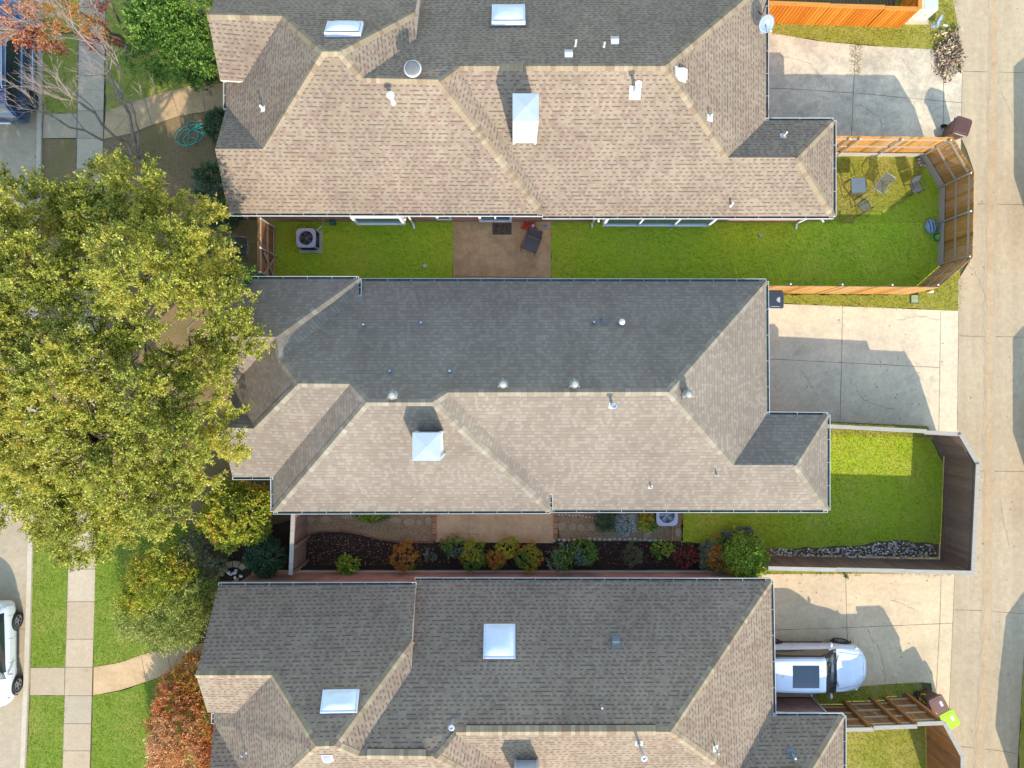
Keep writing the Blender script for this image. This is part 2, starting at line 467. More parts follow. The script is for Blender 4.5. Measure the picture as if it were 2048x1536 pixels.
def build_roof(house, rf, mat, capm, gutter_edges, gutter_mat, caps_skip=(), thick=.13):
    mb = MB()
    for f, (c, n) in zip(rf.F, rf.planes):
        pts = [rf.P[k] for k in f]
        a = sum((pts[i].cross(pts[(i + 1) % len(pts)]) for i in range(len(pts))), Vector())
        ff = f if a.z > 0 else f[::-1]
        sd = (Vector((0, 0, 1)) - n * n.z).normalized(); td = sd.cross(n)
        P = [rf.P[k] for k in ff]
        mb.poly(P, 0, [(p.dot(td) + c.x * 3.7, p.dot(sd) + 50) for p in P])
        mb.poly([p - Vector((0, 0, thick)) for p in P[::-1]], 1)
        for k1, k2 in zip(ff, ff[1:] + ff[:1]):
            if len(rf.edges[frozenset((k1, k2))]) == 1:
                p, q = rf.P[k1], rf.P[k2]; dz = Vector((0, 0, thick))
                mb.poly([p - dz, q - dz, q, p], 1)
    roof = mb.build('roof', [mat, M['offwhite']], house)
    # ridge and hip caps
    cb = MB()
    for e, fs in rf.edges.items():
        if len(fs) != 2 or e in caps_skip: continue
        a, b = [rf.P[k] for k in e]
        (c1, n1), (c2, n2) = rf.planes[fs[0]], rf.planes[fs[1]]
        d = (b - a); L = d.length; d.normalize()
        s1 = n1.cross(d); s2 = n2.cross(d)
        mid = (a + b) / 2
        if s1.dot(c1 - mid) < 0: s1 = -s1
        if s2.dot(c2 - mid) < 0: s2 = -s2
        if (s1 + s2).z > -0.02: continue        # valley
        s1.normalize(); s2.normalize()
        up = Vector((0, 0, .03)); lo = Vector((0, 0, .014)); w = .15
        if a.z < b.z: a, b = b, a; d = -d
        a2, b2 = a - d * .0, b + d * .02
        for sd in (s1, s2):
            P = [a2 + up, b2 + up, b2 + sd * w + lo, a2 + sd * w + lo]
            uv = [(0, 0), (0, L), (w, L), (w, 0)]
            if (P[1] - P[0]).cross(P[2] - P[0]).z < 0: P, uv = P[::-1], uv[::-1]
            cb.poly(P, 0, [(x + a.x, y + a.y * 7 + 100) for x, y in uv])
            Q = [P_ - Vector((0, 0, .04)) for P_ in P]
            cb.poly(Q[::-1], 0)
            o1, o2 = a2 + sd * w, b2 + sd * w
            cb.poly([o1 + lo, o2 + lo, o2 - lo, o1 - lo], 0)
    cb.build('ridge_cap', capm, roof)
    # gutters
    for ge in gutter_edges:
        g = MB()
        names = ge.split()
        a, b = rf.P[names[0]], rf.P[names[1]]
        fi = rf.edges[frozenset(names)][0]; c = rf.planes[fi][0]
        d = (b - a); L = d.length; d.normalize()
        o = Vector((d.y, -d.x, 0)).normalized()
        if o.dot(c - a) > 0: o = -o
        a = a - Vector((0, 0, .03)); b = b - Vector((0, 0, .03))
        w = .095
        for (q, ww, hh, m, zz) in ((w * .5, w, .012, 1, -.05), (w, .014, .10, 0, -.012), (.012, .02, .08, 1, -.03)):
            g.beam(a + o * q + Vector((0, 0, zz)), b + o * q + Vector((0, 0, zz)), ww, hh, m)
        k = max(2, int(L / .85))
        for i in range(k + 1):
            p = a + d * (L * (.015 + .97 * i / k))
            g.beam(p + o * .0 + Vector((0, 0, .03)), p + o * (w + .005) + Vector((0, 0, .045)), .012, .01, 0)
        for p in (a, b): g.beam(p + Vector((0, 0, -.01)), p + o * w + Vector((0, 0, -.01)), .015, .10, 0)
        g.build('gutter', [M['gutter_white'], gutter_mat], house)
    return roof

def build_wall(house, poly, mat, ztop, gables=(), rf=None, foot=True):
    mb = MB()
    n = len(poly)
    for i in range(n):
        a, b = poly[i], poly[(i + 1) % n]
        mb.poly([(a[0], a[1], -.05), (b[0], b[1], -.05), (b[0], b[1], ztop), (a[0], a[1], ztop)], 0)
    for g in gables:
        P = [rf.P[k] + Vector((.3, 0, -.14)) for k in g.split()]
        lo = [Vector((p.x, p.y, 1.5)) for p in P]
        for i in range(len(P) - 1): mb.poly([lo[i], lo[i + 1], P[i + 1], P[i]], 0)
    if foot:
        cx = sum(p[0] for p in poly) / n; cy = sum(p[1] for p in poly) / n
        for i in range(n):
            a, b = Vector((*poly[i], .06)), Vector((*poly[(i + 1) % n], .06))
            d = (b - a).normalized(); o = Vector((d.y, -d.x, 0))
            if o.dot(Vector((cx, cy, 0)) - a) > 0: o = -o
            mb.beam(a + o * .03, b + o * .03, .06, .14, 1)
    return mb.build('wall', [mat, M['kerb']], house)

def frame_plate(mb, fr, w, h, th=.012, m=0, off=0.0):
    p, n, t, s = fr
    mb.box(p + n * (th / 2 + off), (w, h, th), m=m, ax=(t, s, n))

def vent_pipe(house, rf, px, py, h=.35, r=.035, cap=0, mat='lead', flash='lead', fw=.22):
    fr = rf.at(px, py); p = fr[0]
    mb = MB(); mb.tube([p - Vector((0, 0, .05)), p + Vector((0, 0, h))], r, 8)
    if cap == 1: mb.lathe([(r * 1.1, h - .03), (r * 2.1, h), (r * 2.2, h + .05), (r * 1.0, h + .12), (.004, h + .14)], p, 12)
    if cap == 2: mb.lathe([(r * 1.9, h - .02), (r * 2.0, h + .05), (r * 1.2, h + .055), (r * 1.1, h + .02), (.004, h + .02)], p, 12)
    o = mb.build('vent_pipe', M[mat], house, smooth=False)
    f = MB(); frame_plate(f, fr, fw, fw * 1.15); f.lathe([(r * 1.9, -.03), (r * 1.2, .09)], p, 10)
    f.build('flashing', M[flash], o)

def turbine(house, rf, px, py, r=.17):
    fr = rf.at(px, py); p = fr[0]
    mb = MB()
    mb.lathe([(r * .85, -.15), (r * .8, .16), (r * .6, .18)], p, 16)
    c = p + Vector((0, 0, .34))
    prof = [(r * math.cos(a), r * 1.05 * math.sin(a)) for a in [R(x) for x in (-62, -40, -18, 0, 18, 40, 62)]]
    mb.lathe(prof, c, 36, star=.72)
    mb.lathe([(r * .5, r * .9), (r * .35, r * .98), (.004, r)], c, 12)
    for k in range(3):
        a = R(120 * k + 90)
        d = Vector((math.cos(a), math.sin(a), 0))
        mb.tube([c + Vector((0, 0, r * 1.02)), c + d * r * 1.15 + Vector((0, 0, r * .4)), c + d * r * 1.15 - Vector((0, 0, .25))], .008, 5)
    o = mb.build('turbine_vent', M['turbine'], house)
    f = MB(); frame_plate(f, fr, .40, .40); f.build('flashing', M['slate'], o)

def box_vent(house, rf, px, py, w=.27, h=.3, mat='lead', z=.14):
    fr = rf.at(px, py); p, n, t, s = fr
    mb = MB()
    q = [p + t * (-w / 2) + s * (-h / 2), p + t * (w / 2) + s * (-h / 2), p + t * (w / 2) + s * (h / 2), p + t * (-w / 2) + s * (h / 2)]
    b = len(mb.v)
    mb.v += [tuple(x - n * .02) for x in q] + [tuple(q[0] + n * z), tuple(q[1] + n * z), tuple(p + t * w / 2 + s * h * .12 + n * (z + .02)), tuple(p - t * w / 2 + s * h * .12 + n * (z + .02)), tuple(q[2] + n * .03), tuple(q[3] + n * .03)]
    for f in ((0, 1, 5, 4), (4, 5, 6, 7), (7, 6, 8, 9), (1, 2, 8, 6), (1, 6, 5), (0, 7, 9, 3), (0, 4, 7), (2, 3, 9, 8)): mb.face([b + i for i in f])
    o = mb.build('box_vent', M[mat], house)
    f = MB(); frame_plate(f, fr, w + .12, h + .14); f.build('flashing', M['lead'] if mat in ('lead', 'offwhite') else M['slate'], o)

def skylight(house, rf, px, py, w, h, tall=.16):
    fr = rf.at(px, py); p, n, t, s = fr
    mb = MB()
    for q, ww, hh in ((s * (h / 2), w, .06), (s * (-h / 2), w, .06), (t * (w / 2), .06, h + .06), (t * (-w / 2), .06, h + .06)):
        mb.box(p + q + n * (tall / 2), (ww, hh, tall), ax=(t, s, n))
    o = mb.build('skylight', M['white'], house)
    d = MB(); N = 10
    b = 0
    for i in range(N + 1):
        for j in range(N + 1):
            u, v = i / N * 2 - 1, j / N * 2 - 1
            z = tall + .02 + .10 * (1 - u ** 4) * (1 - v ** 4)
            d.v.append(tuple(p + t * (u * (w / 2 - .03)) + s * (v * (h / 2 - .03)) + n * z))
    for i in range(N):
        for j in range(N):
            d.face((i * (N + 1) + j, (i + 1) * (N + 1) + j, (i + 1) * (N + 1) + j + 1, i * (N + 1) + j + 1))
    d.build('dome', M['sky_dome'], o, smooth=True)
    f = MB(); frame_plate(f, (p, n, t, s), w + .16, h + .16, .015); f.build('flashing', M['slate'], o)

def chimney(house, x0, x1, y0, y1, zb, zt, dots=False):
    mb = MB()
    mb.prism([(x0, y0), (x1, y0), (x1, y1), (x0, y1)], zb, zt - .10)
    k = 7
    for i in range(k):      # lap siding courses
        z = zb + 1.0 + (zt - zb - 1.2) * i / k
        mb.prism([(x0 - .008, y0 - .008), (x1 + .008, y0 - .008), (x1 + .008, y1 + .008), (x0 - .008, y1 + .008)], z, z + .02)
    for cx, cy in ((x0, y0), (x1, y0), (x1, y1), (x0, y1)): mb.box((cx, cy, (zb + zt) / 2 - .07), (.09, .09, zt - zb - .12))
    o = mb.build('chimney', M['chimney_white'], house)
    c = MB(); e = .05
    q = [(x0 - e, y0 - e), (x1 + e, y0 - e), (x1 + e, y1 + e), (x0 - e, y1 + e)]
    c.prism(q, zt - .12, zt - .02)
    top = ((x0 + x1) / 2, (y0 + y1) / 2, zt + .05)
    for i in range(4):
        a, b = q[i], q[(i + 1) % 4]
        c.poly([(a[0], a[1], zt - .018), (b[0], b[1], zt - .018), top])
    if dots:
        rr = random.Random(4); d = c
        for i in range(9):
            px, py = x0 + (x1 - x0) * rr.uniform(.4, .95), y0 + (y1 - y0) * rr.uniform(.3, .75)
            hz = zt + .055 - .07 * max(abs(px - top[0]) / ((x1 - x0) / 2 + e), abs(py - top[1]) / ((y1 - y0) / 2 + e))
            d.lathe([(.018, 0), (.004, .012)], (px, py, hz - .004), 7, 1)
    cap = c.build('cap', [M['chimney_cap'], M['galv']], o)
    f = MB(); f.prism([(x0 - .12, y0 - .12), (x1 + .12, y0 - .12), (x1 + .12, y1 + .12), (x0 - .12, y1 + .12)], zb - .3, zb + .02)
    return o

def window_box(house, x0, x1, yw, yo, z0, z1, side, panes=1, gmat='glass'):
    """box-bay window pushed out of a wall: side -1 looks south, +1 north"""
    mb = MB()
    for (a, b, c, d, e, f) in ((x0, x1, yw, yo, z0, z0 + .10), (x0, x1, yw, yo, z1 - .08, z1)):
        mb.prism([(a, min(c, d)), (b, min(c, d)), (b, max(c, d)), (a, max(c, d))], e, f)
    n = panes
    for i in range(n + 1):
        x = x0 + (x1 - x0) * i / n
        w = .07 if 0 < i < n else .10
        xa = min(max(x - w / 2, x0), x1 - w)
        mb.prism([(xa, min(yw, yo)), (xa + w, min(yw, yo)), (xa + w, max(yw, yo)), (xa, max(yw, yo))], z0 + .1, z1 - .08)
    o = mb.build('window', M['white'], house)
    g = MB()
    yg = yo - side * .06
    g.poly([(x0 + .05, yg, z0 + .1), (x1 - .05, yg, z0 + .1), (x1 - .05, yg, z1 - .08), (x0 + .05, yg, z1 - .08)])
    g.build('pane', M[gmat], o)

def downspout(house, pts):
    mb = MB(); mb.tube([W(*p) for p in pts] if len(pts[0]) == 3 and False else pts, .04, 4)
    mb.build('downspout', M['white'], house)

# --- top house -------------------------------------------------------------
F_ = 1
TV = {'a0': (451, -42, 2.7, F_), 'a1': (842, -42, 2.7, F_), 'a2': (830, 25, 4.2), 'a3': (680, 104, 6.0), 'a4': (645, 104, 6.0), 'a5': (565, 33, 4.42), 'a6': (415, 30, 4.42),
      'b0': (440, 160, 3.32, F_), 'b1': (487, 163, 3.3), 'w0': (452, 163, 2.7, F_), 'w1': (452, 218, 2.7, F_), 'r': (527, 298, 4.0), 'r0': (430, 298, 4.0),
      's0': (457, 426, 2.7, F_), 's1': (1085, 427, 2.7, F_), 'C': (725, 157, 5.6), 'D': (875, 160, 5.6), 'E': (912, 133, 5.38), 'F': (1330, 133, 5.38),
      'h': (832, 82, 4.2), 'm0': (845, -37, 2.35, F_), 'm1': (1532, -37, 2.35, F_), 'wv': (1085, 396, 2.75), 'K': (1085, 432, 2.35, F_), 'J': (1667, 432, 2.35, F_),
      'G': (1455, 315, 3.5), 'I': (1595, 315, 3.5), 'L': (1532, 241, 2.35, F_), 'M': (1667, 241, 2.35, F_)}
TF = ['a0 a1 a2 a3 a4 a5 a6', 'a6 a5 b1 b0', 'a5 a4 r w1 w0 b1', 'w1 r r0', 'a4 a3 C D s1 s0 r0 r', 'a3 a2 h C', 'C h m0 m1 F E D', 'D E wv s1', 'E F G I J K wv', 'F m1 L G', 'L M I G', 'M J I']
top_house = thing('house', 'top house with pinkish tan shingle roof, tall white chimney and two skylights', 'house', (0, 10.5, 0), group='single storey shingle roofed houses')
tr = Roof(TV, TF)
build_roof(top_house, tr, M['shingle_tan'], M['cap_tan'], ['s0 s1', 'K J', 'J M', 'M L', 'L m1', 'w0 w1'], M['gutter_in'])
build_wall(top_house, foot=False, poly=[(-10.05, 6.5), (11.6, 6.47), (11.6, 9.44), (9.1, 9.44), (9.1, 14.5), (-10.05, 14.5)], mat=M['brick_red'], ztop=2.45, gables=['b0 a6 a0', 's0 r0 w1', 'w0 b0'], rf=tr)
mb = MB(); mb.poly([tr.P[k] for k in ('h', 'a2', 'a1', 'm0')]); mb.build('cheek_wall', M['siding'], top_house)
skylight(top_house, tr, 689, 63, 1.12, .72); skylight(top_house, tr, 1017, 34, 1.1, 1.0)
fr = tr.at(827, 143); mb = MB()
mb.lathe([(.20, -.12), (.20, .14), (.27, .17), (.29, .22), (.26, .26)], fr[0], 24)
mb.lathe([(.255, .255), (.20, .30), (.10, .325), (.004, .33)], fr[0], 24, 1)
o = mb.build('power_vent', [M['lead'], M['slate']], top_house, smooth=False); mb = MB(); frame_plate(mb, fr, .5, .5); mb.build('flashing', M['slate'], o)
vent_pipe(top_house, tr, 787, 205, .62, .06, 1, 'white', 'offwhite', .38)
vent_pipe(top_house, tr, 1270, 185, .7, .055, 2, 'white', 'offwhite', .38)
vent_pipe(top_house, tr, 526, 218, .3, .04, 0, 'white', 'offwhite', .2)
vent_pipe(top_house, tr, 1150, 94, .5, .035, 0, 'offwhite'); vent_pipe(top_house, tr, 1207, 95, .35, .035, 0, 'offwhite')
vent_pipe(top_house, tr, 1420, 236, .3, .04, 0, 'white', 'white', .22); vent_pipe(top_house, tr, 1566, 272, .4, .035, 0, 'offwhite', 'galv', .2)
vent_pipe(top_house, tr, 1461, 411, .35, .035, 0, 'white', 'offwhite', .26)
box_vent(top_house, tr, 1137, 112, .27, .3); box_vent(top_house, tr, 1229, 85, .27, .3); box_vent(top_house, tr, 1361, 149, .34, .36, 'offwhite')
chimney(top_house, .07, .80, 8.40, 9.18, 3.2, 6.2)
window_box(top_house, -6.05, -4.15, 6.47, 6.20, .72, 2.0, -1)
window_box(top_house, 3.55, 7.75, 6.47, 6.20, .45, 2.0, -1, 3)
window_box(top_house, -1.3, .0, 6.47, 6.42, .25, 2.0, -1, 2); window_box(top_house, -2.95, -2.35, 6.47, 6.44, .5, 2.0, -1)
downspout(top_house, [(-3.95, 6.06, 2.3), (-3.95, 6.38, 2.05), (-3.95, 6.40, .15), (-3.9, 6.2, .06)])
downspout(top_house, [(3.2, 6.0, 2.3), (3.2, 6.36, 2.0), (3.2, 6.40, .12), (3.2, 6.25, .05)])
downspout(top_house, [(11.5, 6.0, 2.3), (11.35, 6.36, 2.0), (11.35, 6.40, .12), (11.35, 6.2, .05)])

# --- middle house ----------------------------------------------------------
MV = {'a0': (464, 558, 2.7, F_), 'a1': (717, 558, 2.7, F_), 'c': (553, 674, 4.2), 'c0': (447, 672, 4.2), 'g': (560, 718, 4.4), 'h': (717, 592, 2.72), 'A': (597, 767, 5.2), 'B': (700, 768, 5.2),
      'C': (733, 805, 5.65), 'D': (865, 805, 5.65), 'E': (895, 785, 5.48), 'F': (1338, 784, 5.48), 'm0': (717, 562, 2.35, F_), 'm1': (1532, 563, 2.35, F_), 'q': (462, 775, 3.0), 'r': (508, 857, 3.95), 'r0': (440, 855, 3.9),
      's0': (465, 954, 2.7, F_), 's1': (546, 954, 2.7, F_), 't': (547, 1023, 2.7, F_), 'u': (1100, 1022, 2.7, F_), 'w': (1100, 988, 2.72), 'K': (1100, 1020, 2.35, F_), 'J': (1655, 1020, 2.35, F_),
      'G': (1466, 930, 3.5), 'I': (1592, 930, 3.5), 'L': (1534, 829, 2.35, F_), 'M': (1655, 830, 2.35, F_)}
MF = ['a0 a1 c c0', 'a1 h g c', 'm0 m1 F E D C B A g h', 'c0 c q', 'c g A r q', 'q r r0', 'r0 r A B s1 s0', 'B C t s1', 'C D u t', 'D E w u', 'E F G I J K w', 'F m1 L G', 'L M I G', 'M J I']
mid_house = thing('house', 'middle house with greyer weathered shingle roof, a squat white chimney and round turbine vents', 'house', (0, -.5, 0), group='single storey shingle roofed houses')
mr = Roof(MV, MF)
build_roof(mid_house, mr, M['shingle_grey'], M['cap_grey'], ['a0 a1', 'm0 m1', 'a1 h', 'm1 L', 'L M', 'M J', 'J K', 'w u', 'u t', 't s1', 's1 s0'], M['gutter_green'])
build_wall(mid_house, [(-9.95, 3.55), (9.15, 3.55), (9.15, -1.4), (11.38, -1.4), (11.38, -4.4), (-8.45, -4.4), (-8.45, -3.1), (-9.95, -3.1)], M['brick_red'], 2.45, ['c0 a0', 's0 r0'], mr)
for x, y, h in ((729, 650, .25), (843, 646, .22), (1187, 645, .22), (781, 742, .2), (900, 742, .22)): vent_pipe(mid_house, mr, x, y, h, .035, 0, 'galv', 'slate', .22)
box_vent(mid_house, mr, 1209, 642, .17, .24, 'slate', .08)
vent_pipe(mid_house, mr, 1240, 646, .45, .05, 1, 'offwhite', 'slate', .26)
vent_pipe(mid_house, mr, 1224, 811, .5, .05, 2, 'galv', 'offwhite', .2)
vent_pipe(mid_house, mr, 1301, 974, .3, .03, 0, 'galv', 'offwhite', .13); vent_pipe(mid_house, mr, 1432, 949, .3, .03, 0, 'galv', 'offwhite', .15)
for x, y in ((788, 790), (1006, 768), (1147, 768), (1371, 788)): turbine(mid_house, mr, x, y)
chimney(mid_house, -3.12, -2.33, -2.39, -1.60, 3.2, 6.15, True)

# --- bottom house ----------------------------------------------------------
BV = {'a0': (437, 1171, 2.7, F_), 'a1': (832, 1170, 2.7, F_), 'a2': (823, 1282, 4.2), 'a3': (670, 1491, 6.0), 'a4': (632, 1492, 6.0), 'a5': (545, 1350, 4.42), 'a6': (392, 1350, 4.5),
      'b0': (415, 1425, 3.32, F_), 'b1': (470, 1426, 3.3), 'w0': (428, 1427, 2.7, F_), 'w1': (428, 1447, 2.7, F_), 'r': (515, 1600, 4.0), 'r0': (413, 1600, 4.0), 's0': (442, 1638, 2.7), 's1': (1107, 1638, 2.7),
      'C': (716, 1511, 5.6), 'D': (866, 1512, 5.6), 'E': (906, 1464, 5.38), 'F': (1341, 1463, 5.38), 'h': (823, 1340, 4.2), 'm0': (830, 1161, 2.35, F_), 'm1': (1542, 1162, 2.35, F_), 'wv': (1110, 1606, 2.75),
      'K': (1107, 1628, 2.35), 'J': (1687, 1628, 2.35, F_), 'G': (1476, 1558, 3.5), 'I': (1613, 1556, 3.5), 'L': (1547, 1432, 2.35, F_), 'M': (1687, 1432, 2.35, F_)}
low_house = thing('house', 'bottom house with tan shingle roof, square skylight and white car parked behind', 'house', (0, -12, 0), group='single storey shingle roofed houses')
br = Roof(BV, TF)
build_roof(low_house, br, M['shingle_tan'], M['cap_tan'], ['a0 a1', 'm0 m1', 'm1 L', 'L M', 'M J', 'w0 w1'], M['gutter_in'])
build_wall(low_house, [(-10.3, -7.5), (9.4, -7.5), (9.4, -12.52), (11.97, -12.52), (11.97, -15.5), (-10.3, -15.5)], M['brick_pink'], 2.45, ['b0 a6 a0', 's0 r0 w1', 'w0 b0'], br)
mb = MB(); mb.poly([br.P[k] for k in ('h', 'a2', 'a1', 'm0')]); mb.build('cheek_wall', M['siding'], low_house)
skylight(low_house, br, 999, 1284, 1.05, 1.12); skylight(low_house, br, 681, 1404, 1.14, .66)
box_vent(low_house, br, 1231, 1283, .26, .34, 'slate', .12); box_vent(low_house, br, 655, 1516, .24, .26, 'lead', .1)
vent_pipe(low_house, br, 1202, 1408, .35, .035, 0, 'galv', 'bluemetal', .26); vent_pipe(low_house, br, 906, 1438, .6, .05, 2, 'galv', 'bluemetal', .32)
vent_pipe(low_house, br, 1278, 1487, .95, .05, 2, 'galv', 'galv', .24); vent_pipe(low_house, br, 1431, 1497, .4, .03, 0, 'galv', 'offwhite', .2)
vent_pipe(low_house, br, 1583, 1507, .4, .04, 0, 'galv', 'bluemetal', .26); vent_pipe(low_house, br, 491, 1502, .4, .035, 0, 'galv', 'galv', .2)
chimney(low_house, .12, .86, -13.6, -12.85, 3.2, 5.7)
for a, b in (((733, 1511), (852, 1512)), ((932, 1464), (1312, 1463))):      # raised ridge vents
    mb = MB(); p, q = W(*a, 5.27 if a[1] > 1500 else 5.08), W(*b, 5.27 if a[1] > 1500 else 5.08)
    zc = [br.P['C'].z, br.P['E'].z][a[1] < 1500] + .05
    p, q = W(*a, zc), W(*b, zc)
    for sy in (-1, 1):
        pts = [p, q, q + Vector((0, sy * .17, -.105)), p + Vector((0, sy * .17, -.105))]
        L = (q - p).length
        uv = [(0, 0), (0, L), (.2, L), (.2, 0)]
        if sy > 0: pts, uv = pts[::-1], uv[::-1]
        mb.poly(pts, 0, [(x, y + 33) for x, y in uv])
        e = [p + Vector((0, sy * .17, -.105)), q + Vector((0, sy * .17, -.105))]
        mb.poly([e[0], e[1], e[1] - Vector((0, 0, .09)), e[0] - Vector((0, 0, .09))], 1)
    mb.build('ridge_vent', [M['cap_tan'], M['black']], low_house)
downspout(low_house, [W(1551, 1425, 2.3), W(1556, 1425, 2.0), W(1645, 1424, .9) if False else Vector((11.9, -12.3, 2.2)), Vector((11.95, -12.47, 1.9)), Vector((11.95, -12.47, .12)), Vector((11.9, -12.2, .05))])
lamp = MB(); lamp.box((10.85, -12.45, 1.75), (.14, .12, .22)); lamp.build('wall_lamp', M['black'], low_house)
# ---------------------------------------------------------------- the ground and paving
def sheet(name, polys, mat, z, kind='structure', lines=(), lw=.010, thick=0.0, cracks=()):
    mb = MB()
    for q in polys:
        P = [W(*p) for p in q]
        a = sum(P[i].x * P[(i + 1) % len(P)].y - P[(i + 1) % len(P)].x * P[i].y for i in range(len(P)))
        if a < 0: P = P[::-1]
        if thick:
            mb.prism([(p.x, p.y) for p in P], z - thick, z)
        else:
            mb.poly([(p.x, p.y, z) for p in P])
    rr = random.Random(name)
    for L in lines:
        w = lw
        P = [W(*p) for p in L]
        Q = []
        for a, b in zip(P, P[1:]):
            n = max(1, int((b - a).length / .35))
            for i in range(n): Q.append(a.lerp(b, i / n))
        Q.append(P[-1])
        wid = [w * rr.uniform(.6, 1.25) for _ in Q]
        for i in range(len(Q) - 1):
            d = (Q[i + 1] - Q[i]).normalized(); o = Vector((-d.y, d.x, 0))
            if i == 0: oj = [rr.uniform(-.006, .006) for _ in Q]
            A, B = Q[i] + o * oj[i], Q[i + 1] + o * oj[i + 1]
            pts = [A - o * wid[i], B - o * wid[i + 1], B + o * wid[i + 1], A + o * wid[i]]
            mb.poly([(p.x, p.y, z + .004) for p in pts], 1)
    for L in cracks:
        P = [W(*p) for p in L]; Q = [P[0]]
        for p, q in zip(P, P[1:]):
            for i in range(1, 9): Q.append(p.lerp(q, i / 8) + Vector((rr.uniform(-.05, .05), rr.uniform(-.05, .05), 0)))
        for i in range(len(Q) - 1):
            d = (Q[i + 1] - Q[i]).normalized(); o = Vector((-d.y, d.x, 0)) * rr.uniform(.003, .007)
            mb.poly([(p.x, p.y, z + .006) for p in (Q[i] - o, Q[i + 1] - o, Q[i + 1] + o, Q[i] + o)], 1)
    return tag(mb.build(name, [mat, M['joint']]), kind=kind)

def rough(poly, amp, step=14, seed=0):
    rr = random.Random(len(poly) * 7 + seed + int(poly[0][0])); out = []
    for (x0, y0), (x1, y1) in zip(poly, poly[1:] + poly[:1]):
        L = math.hypot(x1 - x0, y1 - y0); n = max(1, int(L / step)); nx, ny = -(y1 - y0) / (L + 1e-6), (x1 - x0) / (L + 1e-6)
        for i in range(n):
            j = rr.uniform(-amp, amp) if i else 0
            out.append((x0 + (x1 - x0) * i / n + nx * j, y0 + (y1 - y0) * i / n + ny * j))
    return out
g = MB(); g.poly([(-400, -400, -.02), (400, -400, -.02), (400, 400, -.02), (-400, 400, -.02)])
tag(g.build('ground', M['ground']), kind='structure')
# street with kerb at the left edge
kerb_x = [(-900, 93), (0, 88), (384, 84), (768, 76), (1152, 66), (1344, 60), (1536, 52), (2400, 28)]
st = [(-1200, -900)] + [(x - 9, y) for y, x in kerb_x] + [(-1200, 2400)]
sheet('street', [st], M['street'], -.006, lines=[[(-400, 1256), (60, 1258)], [(-400, 620), (74, 620)]])
mb = MB()
for (y0, x0), (y1, x1) in zip(kerb_x, kerb_x[1:]):
    a, b = W(x0 - 9, y0), W(x0, y0); c, d = W(x1, y1), W(x1 - 9, y1)
    mb.prism([(d.x, d.y), (c.x, c.y), (b.x, b.y), (a.x, a.y)], -.05, .11)
tag(mb.build('kerb', M['kerb']), kind='structure')
# the verge: raised lawn and dirt sheets
Lz = .012
sheet('dirt_bed', [[(206, 255), (300, 235), (430, 205), (470, 200), (470, 440), (535, 440), (535, 545), (470, 560), (470, 1090), (205, 1090), (205, 300)]], M['dirt'], .004)
sheet('parkway_soil', [[(86, 278), (157, 278), (152, 640), (150, 1060), (72, 1060), (80, 640)]], M['dirt'], .004)
front_lawns = [[(66, 1050), (137, 1050), (135, 1203), (131, 1334), (62, 1334)], [(61, 1391), (130, 1391), (127, 1470), (125, 1620), (50, 1620)],
               [(190, 1050), (400, 1050), (400, 1285), (345, 1294), (290, 1308), (240, 1326), (187, 1334)], [(186, 1391), (240, 1382), (300, 1362), (345, 1345), (400, 1336), (430, 1450), (430, 1620), (180, 1620)]]
front_lawns = [rough(q, 1.3) for q in front_lawns]
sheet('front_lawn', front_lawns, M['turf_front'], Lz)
park_lawns = [[(88, -60), (160, -60), (158, 110), (155, 225), (86, 228)], [(212, -60), (440, -60), (445, 150), (455, 165), (385, 172), (330, 186), (260, 208), (212, 228)]]
park_lawns = [rough(q, 2.2) for q in park_lawns]
sheet('parkway_lawn', park_lawns, M['turf_park'], Lz)
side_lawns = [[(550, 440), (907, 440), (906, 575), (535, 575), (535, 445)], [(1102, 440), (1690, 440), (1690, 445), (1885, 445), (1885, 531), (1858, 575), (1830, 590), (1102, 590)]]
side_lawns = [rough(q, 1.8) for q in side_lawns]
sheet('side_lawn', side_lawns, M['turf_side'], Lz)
yard_lawns = [[(1600, 290), (1842, 318), (1868, 355), (1886, 395), (1885, 446), (1600, 446)], [(1365, 1020), (1540, 1020), (1540, 860), (1860, 876), (1886, 925), (1884, 1088), (1786, 1080), (1700, 1092), (1540, 1097), (1450, 1085), (1362, 1085)]]
yard_lawns = [rough(q, 2.2) for q in yard_lawns]
sheet('yard_lawn', yard_lawns, M['turf_yard'], Lz + .002)
dry_patch = [[(1600, 290), (1842, 318), (1846, 346), (1815, 395), (1760, 428), (1690, 446), (1600, 446)]]
dry_patch = [rough(q, 7, 11) for q in dry_patch]
strip_lawns = [[(1540, 578), (1872, 575), (1900, 550), (1921, 530), (1919, 621), (1720, 614), (1540, 606)], [(1540, 30), (1540, 68), (1640, 82), (1750, 92), (1868, 99), (1890, 100), (1914, 70), (1909, -60), (1790, -60), (1790, 40)],
               [(1620, 1385), (1735, 1371), (1838, 1364), (1866, 1400), (1840, 1440), (1620, 1440)], [(1640, 1445), (1890, 1440), (1900, 1640), (1640, 1640)], [(1640, 838), (1860, 853), (1866, 878), (1640, 872)], [(1540, 1128), (1900, 1140), (1900, 1150), (1540, 1148)],
               [(2046, 1330), (2300, 1330), (2300, 1800), (2025, 1800)]]
strip_lawns = [rough(q, 1.8) for q in strip_lawns]
sheet('dry_lawn', strip_lawns, M['turf_dry'], Lz)
sheet('dry_lawn', dry_patch, M['turf_dry'], Lz + .006)
